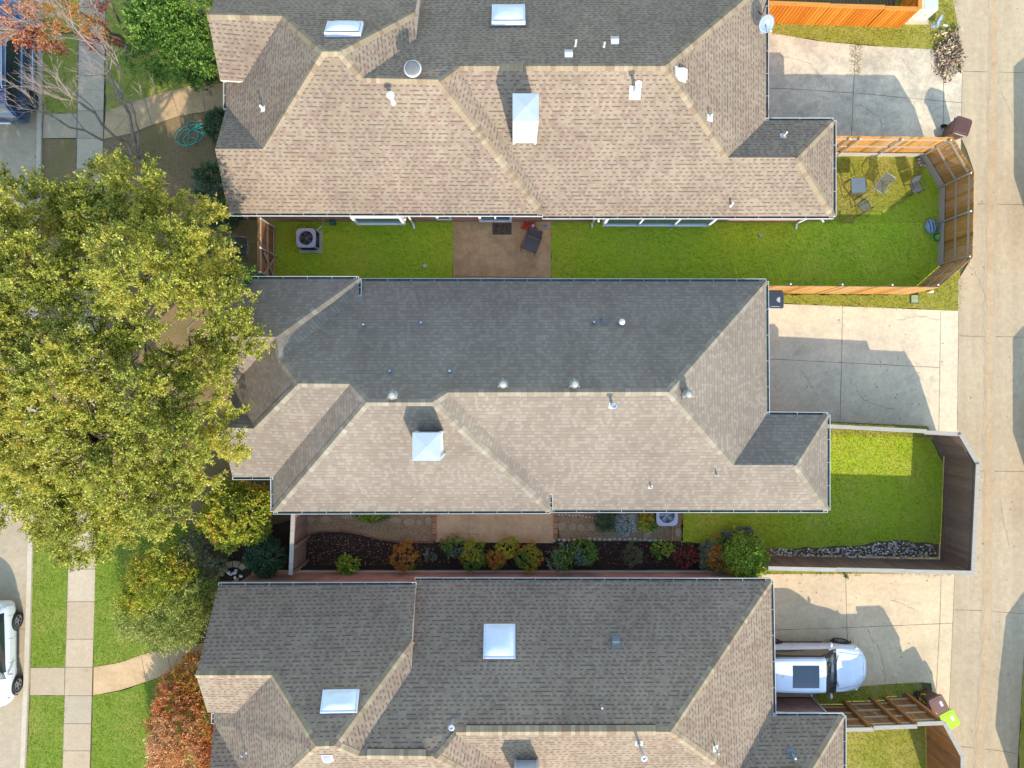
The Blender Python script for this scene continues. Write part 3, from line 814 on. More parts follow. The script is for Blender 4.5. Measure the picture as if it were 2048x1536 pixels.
# planting beds
sheet('mulch_bed', [rough(q, 2.0) for q in [[(605, 1072), (640, 1063), (680, 1062), (720, 1068), (760, 1078), (800, 1083), (865, 1083), (1108, 1086), (1120, 1082), (1280, 1084), (1345, 1080), (1400, 1078), (1400, 1150), (600, 1150)], [(440, 1080), (580, 1040), (590, 1160), (430, 1160)]]], M['mulch'], .010)
sheet('pea_gravel', [[(595, 1015), (868, 1015), (868, 1083), (800, 1082), (760, 1077), (720, 1067), (680, 1061), (640, 1062), (600, 1072)], [(1112, 1015), (1366, 1015), (1366, 1082), (1280, 1082), (1120, 1080)]], M['gravel_soil'], .014)
sheet('leaf_mould', [[(1355, 1030), (1372, 1030), (1372, 1086), (1440, 1086), (1550, 1098), (1550, 1130), (1350, 1130)]], M['dirt'], .009)
# footpaths
def slabs(left, right, ys, gap=.5):
    out = []
    for y0, y1 in zip(ys, ys[1:]):
        out.append([(left(y0), y0 + gap), (right(y0), y0 + gap), (right(y1), y1 - gap), (left(y1), y1 - gap)])
    return out
lx = lambda y: np.interp(y, [-400, 0, 300, 768, 1152, 1536, 2000], [161, 160, 155, 146, 137, 126, 112])
rx = lambda y: np.interp(y, [-400, 0, 300, 768, 1152, 1536, 2000], [213, 212, 206, 199, 191, 180, 166])
sheet('path_base', [[(lx(-300), -300), (rx(-300), -300), (rx(768), 768), (rx(1900), 1900), (lx(1900), 1900), (lx(768), 768)]], M['joint'], .016)
sheet('sidewalk', slabs(lx, rx, [-120, -40, 16, 91, 152, 222, 277, 338, 395, 452, 509, 566, 623, 680, 737, 794, 851, 908, 965, 1022, 1079, 1138, 1203, 1278, 1334, 1391, 1447, 1501, 1560, 1620]), M['walk'], .024)
sheet('front_walk', [[(88, 228), (154, 227), (153, 276), (86, 277)], [(62, 1335), (130, 1335), (129, 1390), (61, 1390)]], M['walk'], .022)
sheet('entry_walk', [[(212, 222), (260, 206), (330, 184), (385, 171), (455, 166), (455, 214), (430, 220), (358, 232), (300, 252), (258, 268), (208, 278)],
                     [(188, 1334), (240, 1325), (290, 1307), (345, 1293), (420, 1284), (420, 1326), (398, 1335), (345, 1344), (300, 1361), (240, 1380), (187, 1390)]], M['walk_brown'], .022,
      lines=[[(290, 200), (305, 250)], [(344, 186), (358, 233)], [(405, 170), (410, 226)], [(331, 1296), (344, 1344)], [(283, 1312), (292, 1360)]])
# patios
sheet('patio', [[(906, 430), (1102, 430), (1102, 575), (906, 575)]], M['patio'], .024, lines=[[(906, 552), (1102, 556)], [(1080, 458), (1102, 458)]])
sheet('side_patio', [[(871, 1015), (1108, 1015), (1108, 1086), (871, 1084)]], M['walk_brown'], .026, lines=[[(938, 1015), (938, 1084)], [(871, 1068), (960, 1068)]], lw=.008)
# driveways and alley
sheet('driveway', [[(1500, 62), (1540, 66), (1640, 83), (1750, 93), (1868, 99), (1885, 110), (1924, 150), (1921, 300), (1500, 300)]], M['drive_old'], .018,
      lines=[[(1540, 177), (1580, 178), (1705, 186), (1922, 206)], [(1711, 85), (1706, 190), (1702, 300)], [(1887, 150), (1886, 300)]], cracks=[[(1720, 210), (1760, 235), (1770, 290)], [(1560, 110), (1620, 130), (1660, 175)], [(1800, 110), (1830, 150)]])
sheet('driveway', [[(1500, 604), (1540, 607), (1720, 614), (1917, 622), (1914, 900), (1865, 870), (1854, 852), (1500, 836)]], M['drive'], .018,
      lines=[[(1540, 718), (1680, 725), (1878, 735)], [(1685, 611), (1680, 842)], [(1881, 622), (1877, 870)]], cracks=[[(1795, 640), (1840, 632), (1878, 640)], [(1600, 740), (1640, 800)], [(1700, 760), (1730, 800), (1790, 820)]])
sheet('driveway', [[(1500, 1146), (1540, 1148), (1909, 1146), (1904, 1280), (1898, 1420), (1866, 1400), (1862, 1366), (1838, 1364), (1735, 1371), (1622, 1386), (1622, 1440), (1500, 1440)]], M['drive_warm'], .018,
      lines=[[(1540, 1260), (1690, 1255), (1906, 1246)], [(1691, 1150), (1694, 1290), (1694, 1372)], [(1882, 1150), (1879, 1246), (1872, 1380)]], cracks=[[(1735, 1260), (1765, 1310), (1770, 1365)], [(1780, 1200), (1830, 1220)]])
al = [(1906, -400), (1908, 0), (1918, 60), (1924, 150), (1921, 270), (1935, 300), (1950, 345), (1946, 515), (1918, 560), (1917, 640), (1914, 880), (1909, 1148), (1904, 1280), (1896, 1450), (1900, 1640), (1890, 2000)]
ar = [(2400, 2000), (2400, -400)]
sheet('alley', [[(x - 2, y) for x, y in al] + [(2020, 2000), (2034, 1536), (2046, 1330), (2060, 1100), (2090, 800), (2110, -400)]], M['alley'], .016,
      lines=[[(1926, 143), (2110, 147)], [(1955, 408), (2110, 411)], [(1918, 672), (2110, 676)], [(1956, 942), (2110, 944)], [(1908, 1219), (1975, 1222), (2060, 1228)], [(1922, 1493), (1990, 1500), (2040, 1508)],
             [(1924, 150), (1921, 270)], [(1917, 622), (1914, 860)], [(1909, 1148), (1898, 1420)]], cracks=[[(2000, 180), (2035, 260)], [(1930, 520), (1960, 560), (1978, 640)], [(2000, 1000), (2020, 1100)]])
sw = [(1985, -60), (1986, 0), (1987, 60), (1988, 110), (1987, 150), (1984, 200), (1984, 250), (1986, 300), (1983, 340), (1981, 420), (1981, 500), (1980, 560), (1979, 676), (1978, 800), (1977, 940), (1975, 1060), (1974, 1220), (1970, 1330), (1964, 1420), (1956, 1536), (1950, 1640)]
rr = random.Random(5)
def band(pts, w, jit):
    L = [(x - w + rr.uniform(-jit, jit), y) for x, y in pts]; Rr = [(x + w + rr.uniform(-jit, jit), y) for x, y in pts]
    return [[L[i], Rr[i], Rr[i + 1], L[i + 1]] for i in range(len(pts) - 1)]
fine = [(float(np.interp(y, [p[1] for p in sw], [p[0] for p in sw])), y) for y in np.arange(-60, 1641, 14.0)]
sheet('alley_swale_edge', band(fine, 11.0, 2.2), M['swale_edge'], .021)
sheet('alley_swale', band(fine, 7.0, 2.4), M['swale'], .025)

# ---------------------------------------------------------------- grass blades
def sample_poly(poly, n, rg, zs=0.0):
    P = np.array([tuple(W(*p))[:2] for p in poly]); lo, hi = P.min(0), P.max(0)
    out = []; got = 0
    while got < n:
        q = lo + (hi - lo) * rg.random((n * 2, 2)); ins = np.zeros(len(q), bool)
        for i in range(len(P)):
            x1, y1 = P[i]; x2, y2 = P[(i + 1) % len(P)]
            if y1 == y2: continue
            c = ((y1 > q[:, 1]) != (y2 > q[:, 1])) & (q[:, 0] < (x2 - x1) * (q[:, 1] - y1) / (y2 - y1) + x1)
            ins ^= c
        out.append(q[ins]); got += ins.sum()
    return np.concatenate(out)[:n]
def area(poly):
    P = [W(*p) for p in poly]
    return abs(sum(P[i].x * P[(i + 1) % len(P)].y - P[(i + 1) % len(P)].x * P[i].y for i in range(len(P)))) / 2
def blades(name, polys, dens, h, w, mat, z, seed, lean=(.5, -.6)):
    rg = np.random.default_rng(seed); vs = []
    for q in polys:
        n = int(area(q) * dens)
        p = sample_poly(q, n, rg) + rg.normal(0, .03, (n, 2))
        a = rg.random(n) * 6.283; hh = h * rg.uniform(.5, 1.3, n)
        d = np.stack([np.cos(a), np.sin(a)], 1) * (w / 2)
        tip = rg.normal(0, .55, (n, 2)) * hh[:, None] + np.array(lean) * hh[:, None]
        v = np.zeros((n, 3, 3)); v[:, 0, :2] = p - d; v[:, 1, :2] = p + d; v[:, 2, :2] = p + tip
        v[:, :2, 2] = z; v[:, 2, 2] = z + hh * .75
        vs.append(v.reshape(-1, 3))
    return tag(np_obj(name, np.concatenate(vs), 3, mat), kind='stuff')
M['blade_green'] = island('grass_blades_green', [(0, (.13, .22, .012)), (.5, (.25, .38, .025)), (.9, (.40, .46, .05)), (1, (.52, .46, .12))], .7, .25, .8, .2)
M['blade_yard'] = island('grass_blades_yard', [(0, (.19, .28, .015)), (.45, (.37, .45, .03)), (.8, (.50, .47, .06)), (1, (.62, .51, .16))], .7, .25, .8, .25)
M['blade_dry'] = island('grass_blades_dry', [(0, (.13, .17, .012)), (.4, (.27, .27, .03)), (.75, (.42, .34, .07)), (1, (.55, .42, .16))], .7, .25, .8, .25)
M['blade_park'] = island('grass_blades_shaded', [(0, (.18, .21, .03)), (.6, (.36, .36, .07)), (1, (.54, .46, .14))], .7, .25, .8, .25)
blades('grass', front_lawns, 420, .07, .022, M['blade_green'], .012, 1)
M['blade_side'] = island('shade_lifted_blades', [(0, (.21, .35, .014)), (.5, (.40, .55, .035)), (.9, (.56, .62, .07)), (1, (.62, .56, .13))], .7, .25, .8, .2)  # brighter blade colour, making up for the shade on the side lawn
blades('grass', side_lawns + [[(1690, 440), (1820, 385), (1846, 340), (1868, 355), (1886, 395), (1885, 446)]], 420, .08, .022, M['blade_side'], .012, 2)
blades('grass', [yard_lawns[1]], 420, .07, .022, M['blade_yard'], .014, 3)
blades('grass', dry_patch + strip_lawns[:3] + strip_lawns[4:6], 380, .07, .022, M['blade_dry'], .012, 4)
blades('grass', park_lawns + [strip_lawns[3]], 350, .07, .022, M['blade_park'], .012, 5)
blades('grass', [[(1698, 84), (1722, 86), (1720, 150), (1700, 150)]], 420, .10, .02, M['blade_dry'], .018, 6)
blades('grass', [[(1868, 8), (1907, 8), (1915, 66), (1922, 135), (1890, 165), (1868, 140)], [(1610, 300), (1700, 300), (1820, 330), (1800, 360), (1690, 440), (1680, 440)]], 330, .06, .02, M['blade_dry'], .016, 7)

# ---------------------------------------------------------------- loose stuff on the ground
def stones(name, polys, dens, r0, r1, mat, z, seed):
    rnd = random.Random(seed); rg = np.random.default_rng(seed); mb = MB()
    for q in polys:
        n = int(area(q) * dens)
        for x, y in sample_poly(q, n, rg):
            r = rnd.uniform(r0, r1)
            mb.blob((x, y, z), (r, r * rnd.uniform(.6, 1), r * .6), rnd, 6)
    return tag(mb.build(name, mat), kind='stuff')
M['river'] = island('river_rock', [(0, (.20, .13, .10)), (.3, (.46, .29, .22)), (.5, (.38, .33, .31)), (.75, (.64, .52, .42)), (1, (.85, .78, .68))], .7)
M['pea'] = island('pea_gravel_stones', [(0, (.10, .06, .03)), (.5, (.26, .17, .09)), (1, (.46, .34, .22))], .8)
M['litter'] = island('dry_leaves', [(0, (.10, .05, .025)), (.5, (.24, .12, .05)), (1, (.42, .26, .12))], .8)
M['litter_dark'] = island('dark_leaf_specks', [(0, (.03, .015, .012)), (1, (.09, .04, .03))], .8)
M['deadgrass'] = island('dead_flower_stalks', [(0, (.14, .08, .06)), (.4, (.30, .19, .14)), (.7, (.46, .34, .19)), (1, (.62, .52, .30))], .85)
stones('river_rock', [[(1536, 1097), (1590, 1099), (1680, 1095), (1740, 1090), (1786, 1080), (1840, 1086), (1872, 1092), (1876, 1118), (1700, 1117), (1536, 1118)]], 190, .022, .058, M['river'], .015, 8)
stones('pea_gravel_stones', [[(600, 1030), (866, 1030), (866, 1082), (800, 1081), (760, 1076), (720, 1066), (680, 1060), (640, 1062), (602, 1070)], [(1114, 1030), (1364, 1030), (1364, 1078), (1114, 1078)]], 210, .012, .028, M['pea'], .014, 9)
def litter(name, polys, n, size, mat, z, seed, flat=.5):
    rg = np.random.default_rng(seed); vs = []
    for q, k in zip(polys, n):
        p = sample_poly(q, k, rg)
        a = rg.random(k) * 6.283; s = size * rg.uniform(.5, 1.4, k)
        d = np.stack([np.cos(a), np.sin(a)], 1) * s[:, None]; e = np.stack([-np.sin(a), np.cos(a)], 1) * (s * .55)[:, None]
        v = np.zeros((k, 4, 3)); v[:, 0, :2] = p - d; v[:, 1, :2] = p - e; v[:, 2, :2] = p + d; v[:, 3, :2] = p + e
        v[:, :, 2] = z + rg.uniform(0, flat, (k, 4)) * s[:, None]
        vs.append(v.reshape(-1, 3))
    return tag(np_obj(name, np.concatenate(vs), 4, mat), kind='stuff')
litter('fallen_leaves', [[(56, 1160), (65, 1160), (56, 1390), (46, 1390)], [(68, 1060), (75, 1060), (66, 1165), (58, 1165)], [(50, 1390), (56, 1390), (50, 1536), (46, 1536)], [(72, 30), (88, 30), (86, 400), (70, 400)]], [420, 60, 50, 260], .035, M['litter'], .0, 11)
litter('fallen_leaves', [[(1545, 770), (1850, 770), (1855, 845), (1560, 830)], [(1560, 620), (1910, 630), (1910, 760), (1545, 760)], [(1560, 1160), (1880, 1160), (1880, 1350), (1720, 1360)], [(1930, 0), (2040, 0), (2030, 1536), (1930, 1500)]], [34, 22, 26, 46], .028, M['litter_dark'], .024, 12, .25)
litter('fallen_leaves', [[(215, 290), (440, 240), (440, 430), (230, 420)], [(610, 1065), (860, 1085), (860, 1130), (605, 1130)], [(1120, 1085), (1400, 1085), (1400, 1130), (1120, 1130)]], [420, 260, 260], .03, M['litter'], .012, 13)
litter('dead_flower_stalks', [[(1874, 92), (1896, 70), (1912, 66), (1920, 100), (1918, 128), (1900, 134), (1888, 165), (1876, 145), (1868, 108)], [(1862, 70), (1900, 55), (1922, 60), (1926, 140), (1890, 172), (1862, 140)]], [520, 200], .055, M['deadgrass'], .03, 14, 2.6)
litter('dead_leaf_mulch', [[(606, 1070), (640, 1062), (700, 1065), (760, 1080), (860, 1086), (1100, 1088), (1390, 1084), (1390, 1130), (605, 1130)]], [1900], .035, M['litter_dark'], .012, 15, .5)
litter('dead_leaf_mulch', [[(606, 1075), (700, 1070), (860, 1090), (860, 1131), (605, 1131)], [(860, 1090), (1390, 1086), (1390, 1131), (860, 1131)]], [420, 420], .03, M['litter'], .014, 16, .5)
# ---------------------------------------------------------------- fences
def fence(name, label, segs, inside, rails_in=True, picket='wood_gold', rail='wood_light', post='galv', cap=None, post_r=.03, round_post=True, spacing=2.3, nrails=3, kick=None, pw=.14, post_list=None, brace=(), rail_w=.09, gap=0.0):
    """segs: ((px,py),(px,py),top height, gate?) read along the top edge of the fence"""
    A0 = W(*segs[0][0], segs[0][2])
    root = thing(name, label, 'fence', (A0.x, A0.y, 0))
    ip = W(*inside)
    rnd = random.Random(label)
    for si, sg in enumerate(segs):
        zt = sg[2]; a = W(*sg[0], zt); b = W(*sg[1], zt); a.z = b.z = 0
        d = (b - a); L = d.length; d.normalize(); nrm = Vector((-d.y, d.x, 0))
        if nrm.dot(ip - a) < 0: nrm = -nrm          # towards the yard
        ri = nrm if rails_in else -nrm
        mb = MB(); n = max(1, int(round(L / pw))); w = L / n
        for i in range(n):
            c = a + d * (w * (i + .5)); hh = zt - (.02 if cap else rnd.uniform(0, .025)); z0 = .04
            mb.box(c - ri * .012 + Vector((0, 0, (hh + z0) / 2)) + ri * rnd.uniform(-.003, .003), (w - rnd.uniform(.006, .012) - gap, .018, hh - z0), math.atan2(d.y, d.x))
        mb.build('picket_panel', M[picket], root)
        for k in range(nrails):
            z = .3 + (zt - .55) * k / (nrails - 1); mb = MB()
            mb.beam(a + ri * .02 + d * .02 + Vector((0, 0, z)), b + ri * .02 - d * .02 + Vector((0, 0, z)), .04, rail_w); mb.build('rail', M[rail], root)
        if kick:
            mb = MB()
            for k in range(2): mb.beam(a + ri * .045 + d * .03 + Vector((0, 0, .10 + k * .19)), b + ri * .045 - d * .03 + Vector((0, 0, .10 + k * .19)), .03, .18)
            mb.build('kickboard', M[kick], root)
        if cap:
            mb = MB(); k = max(1, int(round(L / 3.0)))
            for i in range(k):
                q0, q1 = a + d * (L * i / k), a + d * (L * (i + 1) / k - .006)
                o = ri * (.01 + .012 * (i % 2))
                mb.beam(q0 + o + Vector((0, 0, zt + .012 - .004 * (si % 2))), q1 + o + Vector((0, 0, zt + .012 - .004 * (si % 2))), .15, .035)
            mb.build('cap_board', M[cap], root)
        ts = post_list[si] if post_list and post_list[si] is not None else [i / max(1, round(L / spacing)) for i in range(int(max(1, round(L / spacing))) + (1 if si == len(segs) - 1 else 0))]
        for t in ts:
            p = a + d * min(max(L * t, .05), L - .05) + ri * (.045 + post_r); mb = MB()
            if round_post:
                mb.tube([p, p + Vector((0, 0, zt - .03))], post_r, 8); mb.lathe([(post_r * 1.3, zt - .05), (post_r * 1.2, zt - .01), (.004, zt + .01)], p, 8)
            else:
                mb.box(p + Vector((0, 0, (zt - .06) / 2)), (post_r * 2, post_r * 2, zt - .06), math.atan2(d.y, d.x))
            mb.build('post', M[post], root)
    for (p, q) in brace:
        mb = MB(); mb.beam(p, q, .035, .09); mb.build('gate_brace', M[rail], root)
    return root

top_fence = fence('yard_fence', 'golden wooden fence with grey metal posts round the yard with the patio table',
      [((1643, 272), (1906, 275), 2.2), ((1906, 275), (1948, 345), 2.2), ((1948, 345), (1945, 515), 2.2), ((1945, 515), (1878, 574), 2.2), ((1878, 574), (1508, 571), 2.2)],
      (1750, 420), True, 'wood_gold', 'wood_light', 'galv', None, .03, True, 2.3, 3, None, post_list=[[.22, .3, .62, .99], [.98], [.45, .99], [.98], [.25, .52, .8]])
# pale kickboards only along the two outer runs
for a, b in (((1655, 272), (1906, 275)), ((1906, 275), (1948, 345)), ((1948, 345), (1945, 515))):
    p, q = W(*a, 2.2), W(*b, 2.2); p.z = q.z = 0
    d = (q - p).normalized(); n = Vector((-d.y, d.x, 0)); n = n if n.dot(W(1750, 420) - p) > 0 else -n
    mb = MB()
    for k in range(2): mb.beam(p + n * .05 + d * .05 + Vector((0, 0, .11 + k * .2)), q + n * .05 - d * .05 + Vector((0, 0, .11 + k * .2)), .03, .19)
    mb.build('kickboard', M['kick'], top_fence)
mid_fence = fence('yard_fence', 'dark brown board fence with flat grey cap round the middle yard with river rock',
      [((1640, 851), (1853, 862), 2.3), ((1848, 864), (1921, 868), 2.1), ((1921, 868), (1956, 928), 2.15), ((1956, 928), (1946, 1146), 2.2), ((1946, 1146), (1536, 1137), 2.2)],
      (1750, 1000), True, 'wood_dark', 'wood_dark', 'wood_dark', 'wood_grey', .045, False, 2.4, 2, None, post_list=[[], [], [], [], []], rail_w=.02, gap=-.016)
low_fence = fence('yard_fence', 'brown fence with thick wooden posts and diagonal braces beside the white car',
      [((1640, 1460), (1747, 1459), 2.2), ((1747, 1456), (1834, 1453), 2.3), ((1834, 1448), (1888, 1446), 2.4), ((1888, 1446), (1924, 1512), 2.4), ((1924, 1512), (1926, 1640), 2.4)],
      (1760, 1540), False, 'wood_brown', 'wood_light', 'wood_red', 'wood_grey', .06, False, 1.2, 4, None,
      post_list=[[.05, .93], [.62, .97], [.85], [], []])
mb = MB()
p = W(1700, 1458, 2.2); y = p.y + .06
for x0, x1, z0, z1 in ((13.45, 14.25, .5, 1.3), (14.25, 13.9, .5, 1.0), (13.9, 14.3, .9, 1.9)):
    mb = MB(); mb.beam((x0, y, z0), (x1, y, z1), .03, .09, up=(0, 1, 0)); mb.build('gate_brace', M['wood_light'], low_fence)
fence('orange_fence', 'bright orange stained plank fence at the upper edge beside the small driveway lawn',
      [((1500, 5), (1660, 11), 1.56), ((1660, 12), (1770, 15), 1.52), ((1770, 17), (1838, 18.5), 1.48), ((1840, 18.5), (1844, -120), 1.5)],
      (1700, -80), True, 'wood_orange', 'wood_orange', 'wood_orange', 'wood_orange_h', .045, False, 2.2, 2, None, pw=.135, gap=.012)
fence('side_gate', 'tall golden wooden gate panel with crossed braces between the top and middle houses',
      [((516, 430), (516, 548), 2.1)], (700, 490), True, 'wood_brown', 'wood_light', 'galv', None, .035, True, 1.2, 3, post_list=[[.05, .55, .97]],
      brace=[(W(516, 500, 2.1).xy.to_3d() + Vector((.06, 0, .35)), W(516, 545, 2.1).xy.to_3d() + Vector((.06, 0, 1.6))), (W(516, 500, 2.1).xy.to_3d() + Vector((.06, 0, 1.6)), W(516, 545, 2.1).xy.to_3d() + Vector((.06, 0, .35)))])
fence('side_gate', 'dark brown side fence with grey cap between the middle and bottom houses',
      [((586, 1026), (581, 1150), 2.1)], (700, 1090), True, 'wood_dark', 'wood_dark', 'wood_dark', 'wood_grey', .045, False, 1.2, 2, post_list=[[.05, .55, .97]], rail_w=.03, gap=-.016)
for pts, lab in ((((2130, 250), (2080, 292), (2080, 512), (2112, 580)), 'wooden fence across the alley near the top right corner'),
                 (((2112, 800), (2078, 834), (2078, 1022), (2112, 1090)), 'wooden fence across the alley beside the middle driveway'),
                 (((2110, 1330), (2065, 1390), (2051, 1512), (2043, 1612), (2083, 1698)), 'wooden fence across the alley near the bottom right corner')):
    pp = [W(*q) for q in pts]
    tp = [((1024 + q.x * S / (1 - 2.2 / H)), 768 - q.y * S / (1 - 2.2 / H)) for q in pp]
    fence('alley_fence', lab, [(tp[i], tp[i + 1], 2.2) for i in range(len(tp) - 1)], (2600, pts[1][1]), True, 'wood_gold', 'wood_light', 'galv', post_list=[[.5]] * (len(tp) - 1))

# ---------------------------------------------------------------- plants
def unit(n, rg):
    v = rg.normal(size=(n, 3)); return v / np.linalg.norm(v, axis=1, keepdims=True)
def leaf_mesh(p, axis, nrm, L, Wd):
    """one folded diamond leaf per row"""
    axis = axis / np.linalg.norm(axis, axis=1, keepdims=True)
    side = np.cross(nrm, axis); side /= np.linalg.norm(side, axis=1, keepdims=True) + 1e-9
    n2 = np.cross(axis, side)
    v = np.zeros((len(p), 4, 3)); L = L[:, None]; Wd = Wd[:, None]
    v[:, 0] = p; v[:, 1] = p + axis * L * .45 - side * Wd * .5 + n2 * Wd * .12
    v[:, 2] = p + axis * L; v[:, 3] = p + axis * L * .45 + side * Wd * .5 + n2 * Wd * .12
    return v.reshape(-1, 3)
def sprays(c, out, rg, twigs, leaves, tl, ll, lw, droop=0.0, upn=1.1):
    """leafy twigs springing from centres c in direction out"""
    n = len(c)
    c = np.repeat(c, twigs, 0); o = np.repeat(out, twigs, 0) + rg.normal(0, .55, (n * twigs, 3)); o[:, 2] -= droop
    o /= np.linalg.norm(o, axis=1, keepdims=True)
    ln = tl * rg.uniform(.55, 1.3, (n * twigs, 1))
    P = np.repeat(c, leaves, 0); O = np.repeat(o, leaves, 0); LN = np.repeat(ln, leaves, 0)
    t = rg.random((len(P), 1)) ** .8
    p = P + O * LN * t + rg.normal(0, tl * .07, P.shape)
    ax = O * .8 + rg.normal(0, .7, P.shape)
    nr = rg.normal(0, .6, P.shape) + np.array([0, 0, upn]) + O * .3
    k = len(P)
    return leaf_mesh(p, ax, nr, ll * rg.uniform(.6, 1.3, k), lw * rg.uniform(.6, 1.3, k)), (c, o, ln)

def limb(mb, p, q, r0, r1, rnd, n=6, k=5, wob=.08):
    p, q = Vector(p), Vector(q); L = (q - p).length; pts = []
    for i in range(k + 1):
        t = i / k; o = Vector((rnd.uniform(-1, 1), rnd.uniform(-1, 1), rnd.uniform(-.5, .5))) * (wob * L * (0 if i in (0, k) else 1))
        pts.append(p.lerp(q, t) + o)
    mb.tube(pts, [r0 + (r1 - r0) * i / k for i in range(k + 1)], n)
    return pts

def big_tree(name, label, trunk, lobes, leafmat, seed, cl=36, twigs=7, leaves=27, tl=.42, ll=.088, lw=.042, bark='bark', group=None, tr=.22, fork=2.2):
    base = Vector((trunk[0], trunk[1], 0))
    root = thing(name, label, 'tree', base, group=group)
    rnd = random.Random(seed); rg = np.random.default_rng(seed)
    t = MB(); tw = t; fk = base + Vector((rnd.uniform(-.2, .2), rnd.uniform(-.2, .2), fork))
    limb(t, base, fk, tr * 1.25, tr, rnd, 9, 4, .03)
    cs, outs = [], []; tw = MB()
    for (x, y, z, r) in lobes:
        c = Vector((x, y, z))
        mid = fk.lerp(c, .55) + Vector((0, 0, -.35))
        pts = limb(t, fk, mid, tr * .45, tr * .25, rnd, 6, 4, .06)
        limb(t, mid, c, tr * .25, .02, rnd, 5, 4, .08)
        n = max(4, int(cl * r * r))
        u = unit(n, rg); u[:, 2] = np.abs(u[:, 2]) * 1.0 - .25
        rad = r * rg.uniform(.45, 1.0, (n, 1))
        p = np.array([x, y, z]) + u * rad * np.array([1, 1, .7])
        cs.append(p); outs.append(u * .8 + np.array([0, 0, .35]))
        for i in range(min(n, 6)):
            e = Vector(p[i]) + Vector(u[i]) * .35
            limb(tw, c, e, .016, .005, rnd, 4, 3, .08)
    c = np.concatenate(cs); o = np.concatenate(outs)
    v, _ = sprays(c, o, rg, twigs, leaves, tl, ll, lw)
    np_obj('crown', v, 4, leafmat, root)
    t.build('trunk', M[bark], root)
    return root

def fill(poly, spacing, rg, tries=4000):
    """rough even scatter of points (photo pixels) in an outline"""
    P = np.array(poly); lo, hi = P.min(0), P.max(0); out = []
    for _ in range(tries):
        q = lo + (hi - lo) * rg.random(2)
        if inpoly(q[0], q[1], poly) and all((q[0] - a[0]) ** 2 + (q[1] - a[1]) ** 2 > spacing ** 2 for a in out): out.append(tuple(q))
    return out

M['oak'] = island('live_oak_leaves', [(0, (.09, .13, .016)), (.2, (.22, .26, .025)), (.45, (.42, .42, .045)), (.7, (.61, .56, .08)), (.92, (.74, .66, .14)), (1, (.68, .48, .09))], 0.40, .45, .45, .3, spec=.5)
crown_px = [(-150, 330), (0, 348), (60, 375), (130, 410), (185, 375), (250, 348), (310, 380), (372, 430), (405, 450), (425, 480), (430, 560), (480, 600), (480, 690), (420, 740), (450, 850), (480, 860), (430, 936), (420, 952), (361, 1012), (350, 1042), (280, 1062), (220, 1067), (170, 1082), (110, 1087), (60, 1026), (0, 996), (-150, 976)]
rg = np.random.default_rng(77)
pts = fill(crown_px, 46, rg)
gaps = [(150, 655, 34), (330, 640, 40), (205, 560, 30), (262, 825, 38), (372, 815, 36), (150, 800, 34), (200, 900, 30), (55, 720, 28), (400, 640, 26), (120, 480, 30), (230, 430, 34), (300, 700, 24), (80, 870, 24), (340, 940, 24), (190, 690, 22)]
trunks = [W(150, 560), W(292, 868)]
lob = [[], []]
for (x, y) in pts:
    if any((x - gx) ** 2 + (y - gy) ** 2 < gr ** 2 for gx, gy, gr in gaps): continue
    e = min(1.0, max(0.0, min(math.hypot(x - a, y - b) for a, b in crown_px if a > -100) / 190))
    z = 4.3 + 3.2 * math.sqrt(e) + rg.uniform(-.8, .7)
    if x > 430: z = max(z, 4.6)
    p = W(x, y, z)
    k = 0 if (y < 655 - (x - 150) * .25) else 1
    lob[k].append((p.x, p.y, z, rg.uniform(.62, 1.0)))
big_tree('oak_tree', 'upper of the two large yellow green oaks, reaching the top house gable', trunks[0], lob[0], M['oak'], 31, group='spreading oaks by the street')
big_tree('oak_tree', 'lower of the two large yellow green oaks, its branches reaching over the middle roof', trunks[1], lob[1], M['oak'], 32, group='spreading oaks by the street')

